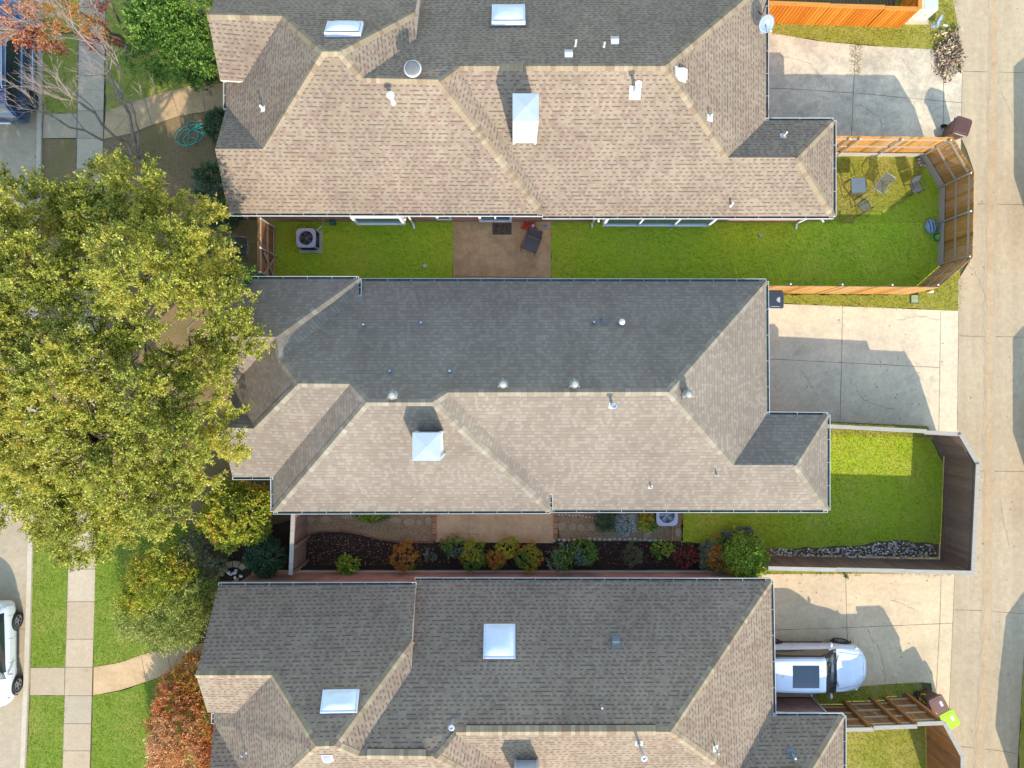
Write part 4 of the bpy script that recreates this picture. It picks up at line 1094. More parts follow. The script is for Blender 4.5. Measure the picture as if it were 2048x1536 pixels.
def bush(name, label, px, py, r, h, mats, seed, n=90, twigs=4, leaves=9, tl=.16, ll=.07, lw=.04, z0=None, flat=1.0, rx=1.0, ry=1.0, cat='shrub', spiky=0.0, group=None, lumps=0):
    """shrub whose crown is centred under photo pixel (px,py)"""
    cz = h * .55 if z0 is None else z0
    c = W(px, py, cz)
    root = thing(name, label, cat, (c.x, c.y, 0), group=group)
    rg = np.random.default_rng(seed); rnd = random.Random(seed)
    u = unit(n, rg); u[:, 2] = np.where(u[:, 2] < -.35, -u[:, 2], u[:, 2])
    wob = 1 + .16 * np.sin(u[:, 0] * 5 + seed) * np.cos(u[:, 1] * 4 + seed * 2)
    rad = rg.uniform(.55, 1.0, n) ** .6 * wob
    p = u * rad[:, None] * np.array([r * rx, r * ry, h * .45 * flat]) + np.array([c.x, c.y, cz])
    if lumps:
        L = np.array([[rnd.uniform(-.72, .72) * r * rx, rnd.uniform(-.85, .85) * r * ry, rnd.uniform(-.1, .3) * h] for _ in range(lumps)])
        w = rg.integers(0, lumps, n)
        p = u * rad[:, None] * np.array([r * .55, r * .55, h * .3]) + np.array([c.x, c.y, cz]) + L[w]
    p[:, 2] = np.maximum(p[:, 2], .05)
    if not isinstance(mats, (list, tuple)): mats = [mats]
    w = rg.integers(0, len(mats), n) if len(mats) > 1 else np.zeros(n, int)
    if len(mats) > 1:      # colours in patches, not leaf by leaf
        seeds = unit(5, rg); w = np.argmax(u @ seeds.T, 1) % len(mats)
    for k, m in enumerate(mats):
        s = w == k
        if not s.any(): continue
        v, _ = sprays(p[s], u[s] + np.array([0, 0, .3]), rg, twigs, leaves, tl, ll, lw, upn=.9 - spiky)
        np_obj('foliage', v, 4, M[m], root)
    t = MB()
    for i in range(5):
        q = Vector((c.x, c.y, .1)).lerp(Vector(p[i]), .6); limb(t, (c.x + rnd.uniform(-.06, .06), c.y + rnd.uniform(-.06, .06), 0), q, .025, .008, rnd, 5, 4, .06)
    t.build('stems', M['bark'], root)
    return root

def leafm(key, stops, trans=.25, rough=.5, ns=.9, na=.2): M[key] = island(key, stops, rough, trans, ns, na, spec=.4)
leafm('lf_dark', [(0, (.025, .065, .03)), (.5, (.07, .15, .06)), (1, (.17, .25, .10))])
leafm('lf_green', [(0, (.04, .10, .015)), (.5, (.12, .25, .025)), (1, (.30, .42, .06))])
leafm('lf_bright', [(0, (.09, .18, .015)), (.4, (.27, .40, .03)), (.8, (.50, .56, .06)), (1, (.62, .62, .10))])
leafm('lf_yellow', [(0, (.12, .18, .012)), (.4, (.33, .38, .025)), (.75, (.54, .50, .04)), (.93, (.66, .50, .05)), (1, (.68, .30, .05))])
leafm('lf_gold', [(0, (.42, .36, .03)), (.5, (.62, .54, .05)), (1, (.72, .62, .08))])
leafm('lf_orange', [(0, (.30, .15, .025)), (.5, (.56, .25, .04)), (1, (.72, .34, .06))])
leafm('lf_red', [(0, (.30, .09, .025)), (.35, (.60, .19, .05)), (.7, (.78, .30, .09)), (1, (.80, .42, .20))])
leafm('lf_salmon', [(0, (.40, .18, .05)), (.35, (.68, .30, .10)), (.7, (.82, .44, .20)), (1, (.84, .56, .32))])
leafm('lf_maroon', [(0, (.12, .025, .02)), (.6, (.30, .06, .045)), (1, (.46, .14, .09))])
leafm('lf_grey', [(0, (.18, .25, .21)), (.5, (.36, .45, .40)), (1, (.55, .62, .57))])
leafm('lf_greygreen', [(0, (.07, .12, .07)), (.5, (.16, .24, .14)), (1, (.30, .36, .23))])
leafm('lf_olive', [(0, (.08, .09, .035)), (.5, (.18, .19, .08)), (1, (.32, .30, .16))])
leafm('lf_spruce', [(0, (.09, .13, .025)), (.4, (.25, .30, .05)), (.8, (.46, .46, .10)), (1, (.60, .54, .20))])

# front of the lots
bush('rounded_shrub', 'large rounded yellow green bush against the front corner of the middle house', 478, 1028, 1.28, 2.3, ['lf_yellow'], 101, n=620, twigs=5, leaves=9, tl=.2, ll=.085, lw=.05, z0=1.25, rx=1.0, ry=.95)
bush('holly_shrub', 'dark green rounded bush beside the dark side fence', 533, 1112, .72, 1.5, ['lf_dark'], 102, n=330, twigs=5, leaves=8, tl=.15, ll=.07, lw=.04, z0=.85)
bush('juniper_shrub', 'big spiky green and orange bush beside the bottom front walk', 335, 1195, 1.75, 2.2, ['lf_spruce', 'lf_spruce', 'lf_yellow', 'lf_spruce', 'lf_orange'], 103, n=520, twigs=6, leaves=12, tl=.42, ll=.12, lw=.028, z0=1.1, rx=.98, ry=1.08, spiky=.5)
bush('juniper_shrub', 'shaded olive green bush under the lower oak, left of the stone ring', 395, 1115, .95, 1.6, ['lf_olive', 'lf_olive', 'lf_yellow'], 104, n=240, twigs=5, leaves=10, tl=.3, ll=.10, lw=.03, z0=.8, spiky=.4)
bush('burning_bush', 'wide red and orange autumn bush at the lower edge by the bottom house', 372, 1465, 1.6, 1.7, ['lf_salmon', 'lf_red', 'lf_orange'], 105, n=430, twigs=6, leaves=12, tl=.36, ll=.11, lw=.032, z0=.8, rx=.80, ry=1.35, spiky=.4)
bush('autumn_shrub', 'amber brown bush tucked against the bottom house below the front walk', 392, 1362, .70, 1.3, ['lf_orange', 'lf_yellow', 'lf_orange'], 106, n=210, twigs=5, leaves=10, tl=.26, ll=.09, lw=.03, z0=.65, ry=1.4, spiky=.4)
bush('laurel_tree', 'bright yellow green small tree at the upper edge beside the top house', 362, 70, 1.6, 2.6, ['lf_green', 'lf_olive', 'lf_yellow', 'lf_green'], 107, n=420, twigs=6, leaves=11, tl=.36, ll=.10, lw=.05, z0=1.8, rx=1.0, ry=1.0, cat='tree', lumps=14)
bush('evergreen_shrub', 'dark green bush below the front eave of the top house', 402, 140, .62, 1.0, ['lf_green', 'lf_dark'], 108, n=170, twigs=5, leaves=8, tl=.2, z0=.5, ry=1.2)
bush('evergreen_shrub', 'small dark bush beside the teal hose end at the top house wall', 436, 250, .40, .9, ['lf_dark'], 109, n=110, twigs=5, leaves=8, tl=.18, z0=.45, ry=1.5)
bush('evergreen_shrub', 'blue green bush at the gable foot of the top house', 424, 368, .62, 1.1, ['lf_dark', 'lf_greygreen'], 110, n=190, twigs=5, leaves=9, tl=.22, z0=.6, ry=1.2)
bush('evergreen_shrub', 'green bush beside the shaded path corner near the grey garden chair', 448, 428, .55, 1.0, ['lf_dark', 'lf_green'], 111, n=150, twigs=5, leaves=9, tl=.2, z0=.5)
bush('feathery_shrub', 'pale grey green feathery bush beside the grey garden chair', 448, 515, .68, 1.3, ['lf_greygreen', 'lf_olive'], 112, n=200, twigs=5, leaves=10, tl=.25, ll=.08, lw=.025, z0=.8)
bush('feathery_shrub', 'dark feathery bush against the upper front corner of the middle roof', 478, 565, .55, 2.4, ['lf_dark', 'lf_green'], 113, n=150, twigs=5, leaves=10, tl=.25, z0=2.5, flat=.5)
# the bed between the middle and bottom houses
bush('laurel_shrub', 'small bright green laurel standing alone in the black mulch', 696, 1129, .36, .6, ['lf_bright'], 121, n=60, twigs=3, leaves=6, tl=.14, ll=.11, lw=.055, z0=.35)
bush('nandina_shrub', 'leftmost orange and green shrub beside the bare mulch', 808, 1113, .48, .8, ['lf_orange', 'lf_green', 'lf_orange'], 122, n=150, twigs=4, leaves=9, tl=.13, ll=.05, lw=.025, z0=.45, ry=1.15)
bush('low_hedge', 'low flat green plant tucked under the middle eave above the pea gravel', 742, 1030, .62, .35, ['lf_green', 'lf_bright'], 123, n=150, twigs=4, leaves=9, tl=.1, ll=.05, lw=.03, z0=.2, ry=.38)
bush('sage_plant', 'tiny pale grey plant left of the brick edged patio', 862, 1109, .22, .3, ['lf_grey', 'lf_greygreen'], 124, n=34, twigs=3, leaves=6, tl=.09, ll=.05, lw=.025, z0=.15)
bush('rose_shrub', 'loose grey green plant at the lower edge of the aggregate patio', 913, 1093, .52, .6, ['lf_greygreen', 'lf_green'], 125, n=90, twigs=3, leaves=8, tl=.18, ll=.07, lw=.04, z0=.35, ry=.65)
bush('nandina_shrub', 'tallest orange and gold shrub below the patio', 948, 1108, .46, .9, ['lf_yellow', 'lf_green', 'lf_orange'], 126, n=170, twigs=4, leaves=9, tl=.13, ll=.05, lw=.025, z0=.5, ry=1.25)
bush('nandina_shrub', 'compact reddish round shrub between two gold ones', 992, 1117, .36, .7, ['lf_orange', 'lf_green'], 127, n=130, twigs=4, leaves=9, tl=.12, ll=.05, lw=.025, z0=.4)
bush('spirea_shrub', 'lemon yellow leafy shrub under the patio edge', 1014, 1094, .36, .6, ['lf_gold', 'lf_yellow'], 128, n=70, twigs=3, leaves=7, tl=.15, ll=.08, lw=.045, z0=.35)
bush('nandina_shrub', 'rightmost orange shrub of the row, dotted with red tips', 1054, 1112, .5, .8, ['lf_orange', 'lf_yellow', 'lf_green'], 129, n=180, twigs=4, leaves=9, tl=.13, ll=.05, lw=.025, z0=.45, ry=1.05)
bush('open_shrub', 'twiggy green shrub with bare stems showing, right of the orange shrubs', 1122, 1110, .55, .8, ['lf_greygreen', 'lf_green'], 130, n=70, twigs=4, leaves=8, tl=.2, ll=.07, lw=.04, z0=.5, ry=.85, lumps=4)
bush('open_shrub', 'dense green shrub below the small curved stone edging', 1166, 1105, .46, .8, ['lf_green', 'lf_greygreen'], 131, n=120, twigs=4, leaves=8, tl=.16, ll=.06, lw=.035, z0=.45, ry=1.05)
bush('lavender_shrub', 'round grey dome shaped shrub in the dark bed', 1266, 1110, .40, .6, ['lf_olive'], 132, n=170, twigs=4, leaves=9, tl=.1, ll=.04, lw=.015, z0=.3, spiky=.3)
bush('young_shrub', 'thin yellow green shrub between the grey dome and the red plants', 1322, 1098, .42, .5, ['lf_bright', 'lf_green'], 133, n=50, twigs=3, leaves=7, tl=.16, ll=.06, lw=.04, z0=.3, ry=.7)
bush('barberry_shrub', 'dark red low shrub at the end of the bed', 1370, 1112, .50, .5, ['lf_maroon'], 134, n=80, twigs=3, leaves=8, tl=.16, ll=.05, lw=.03, z0=.25, ry=.7)
bush('autumn_shrub', 'orange and green shrub leaning on the big clipped bush', 1428, 1108, .55, .9, ['lf_orange', 'lf_greygreen', 'lf_green'], 135, n=170, twigs=4, leaves=9, tl=.17, ll=.06, lw=.035, z0=.5, ry=1.1)
bush('clipped_shrub', 'big clipped bright green ball shaped bush at the corner of the bottom house', 1491, 1111, .82, 1.6, ['lf_bright'], 136, n=900, twigs=5, leaves=8, tl=.13, ll=.065, lw=.038, z0=.9, flat=1.1)
bush('evergreen_shrub', 'dark green bush behind the clipped ball, next to the lawn edge', 1477, 1080, .62, .9, ['lf_dark', 'lf_greygreen'], 137, n=190, twigs=4, leaves=9, tl=.16, z0=.45, ry=.7)
bush('silver_shrub', 'silvery blue trailing shrub beside the flagstones under the middle eave', 1251, 1045, .42, .6, ['lf_grey'], 138, n=170, twigs=4, leaves=8, tl=.15, ll=.06, lw=.03, z0=.35, ry=1.0, spiky=.2)
bush('dark_shrub', 'dark grassy clump left of the silvery shrub', 1212, 1036, .36, .5, ['lf_dark'], 139, n=80, twigs=4, leaves=9, tl=.22, ll=.14, lw=.018, z0=.25, spiky=.3)
bush('golden_shrub', 'golden yellow shrub beside the air conditioner of the middle house', 1297, 1042, .36, .6, ['lf_gold', 'lf_yellow', 'lf_green'], 140, n=120, twigs=4, leaves=8, tl=.13, ll=.06, lw=.035, z0=.4)
bush('weed', 'tiny green weed in the driveway joint behind the bottom fence line', 1692, 1153, .08, .12, ['lf_green'], 141, n=8, twigs=3, leaves=5, tl=.05, ll=.05, lw=.02, z0=.06, cat='plant')

# bare and red trees in the upper left corner
def grow(mb, p, d, L, r, depth, rnd, up=.15, ends=None, split=(2, 3), spread=.55):
    d = d.normalized(); k = 4; pts = [p]; q = p
    for i in range(k):
        d = (d + Vector((rnd.uniform(-1, 1), rnd.uniform(-1, 1), rnd.uniform(-.5, 1) * .6 + up)) * .13).normalized()
        q = q + d * (L / k); pts.append(q)
    mb.tube(pts, [max(.004, r * (1 - .42 * i / k)) for i in range(k + 1)], 6 if r > .03 else 4)
    if depth == 0:
        if ends is not None: ends.append((q, d))
        return
    for i in range(rnd.randint(*split)):
        nd = (d + Vector((rnd.uniform(-1, 1), rnd.uniform(-1, 1), rnd.uniform(-.6, .9))) * spread).normalized()
        at = pts[-1] if i < 2 else pts[rnd.randint(2, 3)]
        grow(mb, at, nd, L * rnd.uniform(.6, .82), max(.005, r * rnd.uniform(.5, .64)), depth - 1, rnd, up, ends, split, spread)
def bare_tree(name, label, px, py, stems, seed, depth=4, bark='bark_pale', twig='twig'):
    b = W(px, py); root = thing(name, label, 'tree', b)
    rnd = random.Random(seed); t = MB(); tw = MB(); ends = []
    for (tx, ty, tz, r) in stems:
        q = W(tx, ty, tz)
        pts = limb(t, b, q, r, r * .55, rnd, 8, 6, .035)
        d = (q - pts[-3]).normalized()
        for i in range(4):
            nd = (d + Vector((rnd.uniform(-1, 1), rnd.uniform(-1, 1), rnd.uniform(-.2, .8))) * .75).normalized()
            grow(tw, pts[-1 - (i % 3)], nd, rnd.uniform(.8, 1.2), r * .42, depth, rnd, .2, ends)
    t.build('trunk', M[bark], root); tw.build('branches', M[twig], root)
    return root, ends
bare_tree('bare_tree', 'leafless pale crepe myrtle with a fan of fine twigs beside the top entry walk', 287, 326,
          [(212, 120, 3.6, .075), (160, 205, 3.6, .07), (110, 235, 3.4, .06), (262, 205, 2.6, .05)], 201)
root, ends = bare_tree('red_tree', 'thin tree with red and orange autumn leaves hanging over the blue car', 272, 96,
          [(160, 25, 3.6, .08), (80, 40, 4.4, .07), (120, 66, 3.6, .06), (190, -30, 3.2, .06)], 202, 3, 'bark', 'twig')
rg = np.random.default_rng(203)
def leafcloud(root, spots, mat, seed, n=14, twigs=5, leaves=9, ll=.075, lw=.04, tl=.30):
    rg = np.random.default_rng(seed); cs = []
    for (x, y, z, r) in spots:
        c = W(x, y, z); cs.append(np.array(c) + unit(n, rg) * r * rg.uniform(.2, 1, (n, 1)))
    c = np.concatenate(cs); o = unit(len(c), rg); o[:, 2] = np.abs(o[:, 2])
    v, _ = sprays(c, o, rg, twigs, leaves, tl, ll, lw); return np_obj('foliage', v, 4, M[mat], root)
leafcloud(root, [(20, 22, 4.8, .55), (45, 55, 4.6, .5), (10, 50, 5, .5), (88, 88, 4.3, .45), (110, 70, 4.2, .45), (60, 15, 4.6, .4), (75, 68, 4.4, .4), (30, 80, 4.5, .35)], 'lf_red', 204, 8)
leafcloud(root, [(120, 20, 4, .5), (160, 62, 3.8, .55), (190, 60, 3.5, .4), (132, 40, 4, .45), (175, 35, 3.6, .4), (100, 22, 4.2, .4), (150, 20, 3.9, .4)], 'lf_orange', 205, 7)
leafcloud(root, [(200, 85, 3.2, .5), (222, 75, 3, .45), (60, 75, 4.4, .45), (185, 92, 3.3, .35), (110, 92, 4.1, .35), (205, 15, 3.4, .4)], 'lf_maroon', 206, 7)
# ---------------------------------------------------------------- cars
def catmull(P, t):
    n = len(P) - 1; i = min(int(t), n - 1); f = t - i
    p0, p1, p2, p3 = P[max(i - 1, 0)], P[i], P[i + 1], P[min(i + 2, n)]
    return .5 * ((2 * p1) + (-p0 + p2) * f + (2 * p0 - 5 * p1 + 4 * p2 - p3) * f * f + (-p0 + 3 * p1 - 3 * p2 + p3) * f ** 3)
# station: x along the car from the tail, then seven (half width, height) points from sill up to the centre line
HATCH = [(0.00, [(.60, .45), (.68, .55), (.70, .75), (.68, .92), (.60, 1.02), (.35, 1.05), (0, 1.06)]),
         (0.10, [(.75, .35), (.84, .5), (.86, .78), (.81, 1.0), (.68, 1.14), (.38, 1.19), (0, 1.20)]),
         (0.45, [(.80, .30), (.90, .5), (.90, .8), (.85, 1.03), (.63, 1.48), (.38, 1.54), (0, 1.56)]),
         (1.00, [(.82, .25), (.90, .5), (.91, .8), (.86, 1.01), (.64, 1.55), (.38, 1.61), (0, 1.63)]),
         (1.90, [(.82, .25), (.90, .5), (.91, .8), (.87, .99), (.65, 1.56), (.38, 1.62), (0, 1.64)]),
         (2.50, [(.82, .25), (.90, .5), (.91, .79), (.87, .97), (.65, 1.51), (.38, 1.57), (0, 1.59)]),
         (3.12, [(.82, .25), (.90, .5), (.91, .78), (.86, .95), (.78, 1.02), (.42, 1.07), (0, 1.08)]),
         (3.70, [(.82, .28), (.90, .5), (.895, .75), (.81, .90), (.66, .97), (.40, 1.0), (0, 1.01)]),
         (4.12, [(.72, .30), (.80, .45), (.79, .66), (.70, .80), (.56, .88), (.34, .92), (0, .93)]),
         (4.35, [(.48, .33), (.55, .45), (.545, .60), (.48, .71), (.39, .78), (.24, .82), (0, .84)]),
         (4.42, [(.30, .36), (.34, .45), (.33, .56), (.30, .62), (.25, .68), (.14, .71), (0, .72)])]
def make_car(name, label, x, y, rot, paint, L=4.42, Wd=1.82, Ht=1.64, roof_glass=True, rails=None, wheel_x=(.88, 3.58), tail='red_lens', trim=False):
    root = thing(name, label, 'car', (x, y, 0), rot)
    sx, sy, sz = L / 4.42, Wd / 1.82, Ht / 1.64
    st = [np.array([[s[0], a, b] for a, b in s[1]]) for s in HATCH]
    NU, NV = 80, 36
    nst = len(st) - 1
    grid = np.zeros((NU + 1, NV + 1, 3)); us = np.linspace(0, nst, NU + 1); vs = np.linspace(0, 6, NV + 1)
    for i, u in enumerate(us):
        prof = catmull(np.array(st), u)
        for j, v in enumerate(vs):
            q = catmull(prof, v); grid[i, j] = q
    grid[:, :, 0] = (grid[:, :, 0] - 2.21) * sx; grid[:, :, 1] *= sy; grid[:, :, 2] *= sz
    grid[:, -1, 1] = 0
    def region(u, v):
        if 5.04 < u < 6.02 and v > 3.5: return 'windshield'
        if 1.08 < u < 1.85 and v > 4.15: return 'rear_window'
        if 1.75 < u < 5.55 and 3.14 < v < 3.86: return 'side_window'
        if roof_glass and 3.25 < u < 4.55 and v > 4.75: return 'sunroof'
        return 'body'
    parts = {}
    def add(key, a):
        parts.setdefault(key, MB()).poly([tuple(p) for p in a])
    for i in range(NU):
        for j in range(NV):
            u, v = (us[i] + us[i + 1]) / 2, (vs[j] + vs[j + 1]) / 2
            key = region(u, v)
            q = [grid[i, j], grid[i + 1, j], grid[i + 1, j + 1], grid[i, j + 1]]
            mq = [p * np.array([1, -1, 1]) for p in q][::-1]
            if key == 'side_window':
                add('side_window', q); add('side_window_far', mq)
            else:
                add(key, q); add(key, mq)
    b = parts['body']
    for i, s in ((0, -1), (NU, 1)):
        loop = [tuple(grid[i, j]) for j in range(NV + 1)] + [tuple(grid[i, j] * np.array([1, -1, 1])) for j in range(NV - 1, -1, -1)]
        b.poly(loop if s > 0 else loop[::-1])
    b.poly([tuple(grid[i, 0]) for i in range(NU + 1)] + [tuple(grid[i, 0] * np.array([1, -1, 1])) for i in range(NU, -1, -1)])
    def weld(o):
        import bmesh
        bm = bmesh.new(); bm.from_mesh(o.data); bmesh.ops.remove_doubles(bm, verts=bm.verts, dist=.0004); bmesh.ops.recalc_face_normals(bm, faces=bm.faces)
        bm.to_mesh(o.data); bm.free(); o.data.polygons.foreach_set('use_smooth', [True] * len(o.data.polygons))
    for k, mbk in parts.items():
        o = mbk.build('side_window' if k == 'side_window_far' else k, M[paint] if k == 'body' else M['car_glass'], root, True, world=False); weld(o)
    for wx in wheel_x:
        for s in (1, -1):
            c = Vector(((wx - 2.21) * sx, s * .83 * sy, .33)); ax = (Vector((1, 0, 0)), Vector((0, 0, 1)), Vector((0, s, 0)))
            mb = MB(); mb.lathe([(.20, -.12), (.32, -.11), (.335, -.05), (.335, .06), (.32, .10), (.215, .11)], c, 26, ax=ax, close=False)
            w = mb.build('wheel', M['tyre'], root, True, world=False)
            mb = MB(); mb.lathe([(.225, .085), (.215, .10), (.19, .095), (.185, .06)], c, 26, ax=ax, close=False); mb.lathe([(.05, .07), (.05, .10), (.004, .105)], c, 10, ax=ax)
            for k in range(5):
                a = 2 * math.pi * k / 5; d = Vector((math.cos(a), 0, math.sin(a)))
                mb.beam(c + d * .04 + Vector((0, s * .085, 0)), c + d * .20 + Vector((0, s * .09, 0)), .05, .02, up=(0, 1, 0))
            mb.build('rim', M['rim'], w, world=False)
            mb = MB(); mb.lathe([(.19, .03), (.004, .03)], c, 20, ax=ax, close=False); mb.build('brake_disc', M['black'], w, world=False)
            mb = MB()       # dark arch lip
            for k in range(12):
                a0, a1 = math.pi * (k / 12), math.pi * ((k + 1) / 12)
                P = [c + Vector((math.cos(a) * .385, s * (.905 * sy - .83 * sy + .004), math.sin(a) * .36)) for a in (a0, a1)]
                mb.beam(P[0], P[1], .03, .05, up=(0, 1, 0))
            mb.build('wheel_arch', M['black'], root, world=False)
    for s in (1, -1):
        c = Vector((.72 * sx, s * 1.0 * sy, 1.0 * sz)); mb = MB()
        mb.lathe([(.0, -.1), (.07, -.085), (.095, 0), (.08, .07), (.01, .10)], c, 10, ax=(Vector((.55, 0, 0)), Vector((0, 0, .8)), Vector((0, s, 0))))
        mb.beam(c - Vector((0, s * .10, .02)), c - Vector((-.02, s * .02, .02)), .05, .03)
        mb.build('mirror', M[paint], root, True, world=False)
        mb = MB(); q = [Vector((1.90 * sx, s * .66 * sy, .72 * sz)), Vector((1.72 * sx, s * .80 * sy, .82 * sz))]
        mb.beam(q[0], q[1], .12, .07); mb.build('headlight', M['lens'], root, world=False)
        mb = MB(); mb.beam((-2.13 * sx, s * .60 * sy, .95 * sz), (-2.02 * sx, s * .80 * sy, .97 * sz), .10, .16); mb.build('tail_light', M[tail], root, world=False)
        for hx in (-.55, .35):
            mb = MB(); mb.beam((hx * sx, s * .895 * sy, .86 * sz), ((hx + .18) * sx, s * .895 * sy, .86 * sz), .035, .025); mb.build('door_handle', M[paint] if not trim else M['chrome'], root, world=False)
        if rails:
            mb = MB(); mb.tube([(-1.35 * sx, s * .60 * sy, 1.57 * sz), (-1.25 * sx, s * .60 * sy, 1.62 * sz), (.25 * sx, s * .60 * sy, 1.62 * sz), (.38 * sx, s * .60 * sy, 1.56 * sz)], .022, 6); mb.build('roof_rail', M[rails], root, world=False)
        if trim:
            for zz, yy in ((.985, .895), (.34, .915)):
                mb = MB(); mb.beam((-1.15 * sx, s * yy * sy, zz * sz), (.75 * sx, s * yy * sy, zz * sz), .05, .03); mb.build('side_trim', M['chrome'], root, world=False)
    mb = MB(); mb.beam((-1.45 * sx, 0, 1.585 * sz), (-1.30 * sx, 0, 1.66 * sz), .03, .05); mb.build('antenna_fin', M[paint], root, world=False)
    mb = MB()
    for s in (1, -1): mb.beam((.83 * sx, s * .10, 1.085 * sz), (.98 * sx, s * .62 * sy, 1.055 * sz), .02, .015)
    mb.build('wiper', M['black'], root, world=False)
    mb = MB(); mb.beam((2.205 * sx, -.40, .47 * sz), (2.205 * sx, .40, .47 * sz), .03, .18); mb.build('grille', M['black'], root, world=False)
    mb = MB(); mb.beam((-2.22 * sx, -.26, .62 * sz), (-2.22 * sx, .26, .62 * sz), .02, .13); mb.build('number_plate', M['white'], root, world=False)
    mb = MB(); mb.lathe([(.035, 0), (.035, .012), (.026, .012), (.024, .004)], (2.125 * sx, 0, .80 * sz), 16, ax=(Vector((0, 1, 0)), Vector((-.6, 0, .8)), Vector((.8, 0, .6)))); mb.build('badge', M['chrome'], root, world=False)
    def SP(u, v, s): 
        q = catmull(catmull(np.array(st), u), v); return Vector(((q[0] - 2.21) * sx, q[1] * sy * s, q[2] * sz))
    mb = MB()       # bonnet and door seams
    for s in (1, -1):
        mb.tube([SP(6.12 + i * .28, 4.25 - .03 * i, s) for i in range(9)], .007, 4)
        for u in (2.1, 3.45, 4.9): mb.tube([SP(u + .12 * math.sin(v), v, s) for v in (.7, 1.2, 1.8, 2.4, 2.95)], .006, 4)
        mb.tube([SP(u, .75, s) for u in np.linspace(2.1, 4.95, 8)], .006, 4)
    mb.tube([SP(8.36, v, 1) for v in (4.0, 4.6, 5.2, 6.0)] + [SP(8.36, v, -1) for v in (5.2, 4.6, 4.0)], .007, 4)
    mb.build('panel_seam', M['seam'], root, world=False)
    mb = MB()
    for s in (1, -1): mb.tube([SP(u, .35, s) for u in np.linspace(2.0, 5.6, 9)], .045, 6)
    mb.build('sill_trim', M['black'] if not trim else M['chrome'], root, world=False)
    mb = MB()
    for s in (1, -1): mb.tube([SP(u, 3.9, s) + Vector((0, 0, .003)) for u in np.linspace(1.7, 5.5, 14)], .012, 5)
    mb.build('window_trim', M['black'] if not trim else M['chrome'], root, world=False)
    return root
M['seam'] = plain('panel_gap', (.12, .125, .13), .6)
M['paint_white'] = plain('white_car_paint', (.72, .74, .77), .25, var=.02, coat=1.0)
M['paint_silver'] = plain('pale_silver_car_paint', (.68, .71, .73), .25, var=.03, coat=1.0)
M['paint_blue'] = plain('deep_blue_car_paint', (.008, .04, .115), .22, var=.05, coat=1.0)
M['car_glass'] = plain('dark_car_glass', (.012, .025, .035), .04, var=.05, spec=.9, coat=.5)
make_car('white_car', 'white crossover with black sunroof parked on the bottom driveway, its tail under the eave', 11.62, -11.08, 0.0, 'paint_white')
make_car('white_hatchback', 'white hatchback with dark windows parked at the kerb beside the lower left sidewalk', -20.42, -10.6, R(-90), 'paint_silver', 4.15, 1.74, 1.50, False)
make_car('blue_car', 'deep blue suv parked at the kerb in the upper left under red leaves', -19.85, 12.65, R(90), 'paint_blue', 4.9, 1.92, 1.80, False, 'chrome', trim=True)

# ---------------------------------------------------------------- bins
def make_bin(name, label, x, y, rot, mat, lidmat, label_marks=1, side_mark=False, group='wheeled bins'):
    root = thing(name, label, 'bin', (x, y, 0), rot, group)
    mb = MB(); b = len(mb.v); lv = [(0.06, .22, .24), (.12, .235, .255), (.90, .29, .32), (.99, .31, .34)]
    n = 40
    def ring(hx, hy, z, r):
        out = []
        for k in range(n):
            a = 2 * math.pi * (k + .5) / n; c, s_ = math.cos(a), math.sin(a)
            p = 8.0; q = (abs(c) ** p + abs(s_) ** p) ** (-1 / p)
            out.append((hx * c * q, hy * s_ * q, z))
        return out
    rings = []
    for z, hx, hy in lv:
        rings.append(len(mb.v)); mb.v += ring(hx, hy, z, .05)
    for a, c in zip(rings, rings[1:]):
        for k in range(n): mb.face((a + k, a + (k + 1) % n, c + (k + 1) % n, c + k))
    mb.face([rings[0] + k for k in range(n)][::-1]); mb.face([rings[-1] + k for k in range(n)])
    mb.box((-.27, 0, .95), (.05, .5, .05)); 
    body = mb.build('body', M[mat], root, world=False, bevel=0)
    if side_mark:
        t = MB()
        for k, (z, w) in enumerate(((.66, .26), (.60, .18))):
            for i in range(int(w / .035)):
                t.box((0.0 - .0 + (i - w / .07) * .035, .3 + (z - .9) * .08 + .008, z), (.024, .006, .035 if k == 0 else .02))
        t.build('lettering', M['white'], body, world=False)
    mb = MB(); rings = []
    for z, hx, hy in ((1.0, .325, .36), (1.035, .325, .36), (1.06, .29, .325), (1.055, .24, .27), (1.065, .22, .25)):
        rings.append(len(mb.v)); mb.v += [(x_ + .01, y_, z_) for x_, y_, z_ in ring(hx, hy, z, .05)]
    for a, c in zip(rings, rings[1:]):
        for k in range(n): mb.face((a + k, a + (k + 1) % n, c + (k + 1) % n, c + k))
    mb.face([rings[-1] + k for k in range(n)]); mb.face([rings[0] + k for k in range(n)][::-1])
    mb.tube([(-.345, -.27, 1.0), (-.365, -.1, 1.02), (-.365, .1, 1.02), (-.345, .27, 1.0)], .02, 6)
    lid = mb.build('lid', M[lidmat], root, world=False)
    t = MB()
    if label_marks == 1:
        t.box((.14, .02, 1.067), (.10, .20, .004))
    elif label_marks == 2:
        for i, (w, xx) in enumerate(((.20, .17), (.19, .135), (.16, .10), (.09, .065))): t.box((xx, 0, 1.067), (.016, w, .004))
    t.build('lid_label', M['white'], lid, world=False)
    if label_marks == 1:
        t = MB()
        for i in range(4): t.box((.11 + i * .021, .02, 1.0705), (.005, .15, .003))
        t.build('lid_print', M['gutter_in'], lid, world=False)
    for s in (1, -1):
        mb = MB(); mb.lathe([(.06, -.03), (.13, -.03), (.14, 0), (.13, .03), (.06, .03)], (-.25, s * .25, .14), 16, ax=(Vector((1, 0, 0)), Vector((0, 0, 1)), Vector((0, s, 0)))); mb.build('wheel', M['tyre'], root, world=False)
    mb = MB(); mb.tube([(-.25, -.25, .14), (-.25, .25, .14)], .014, 6); mb.build('axle', M['galv'], root, world=False)
    return root
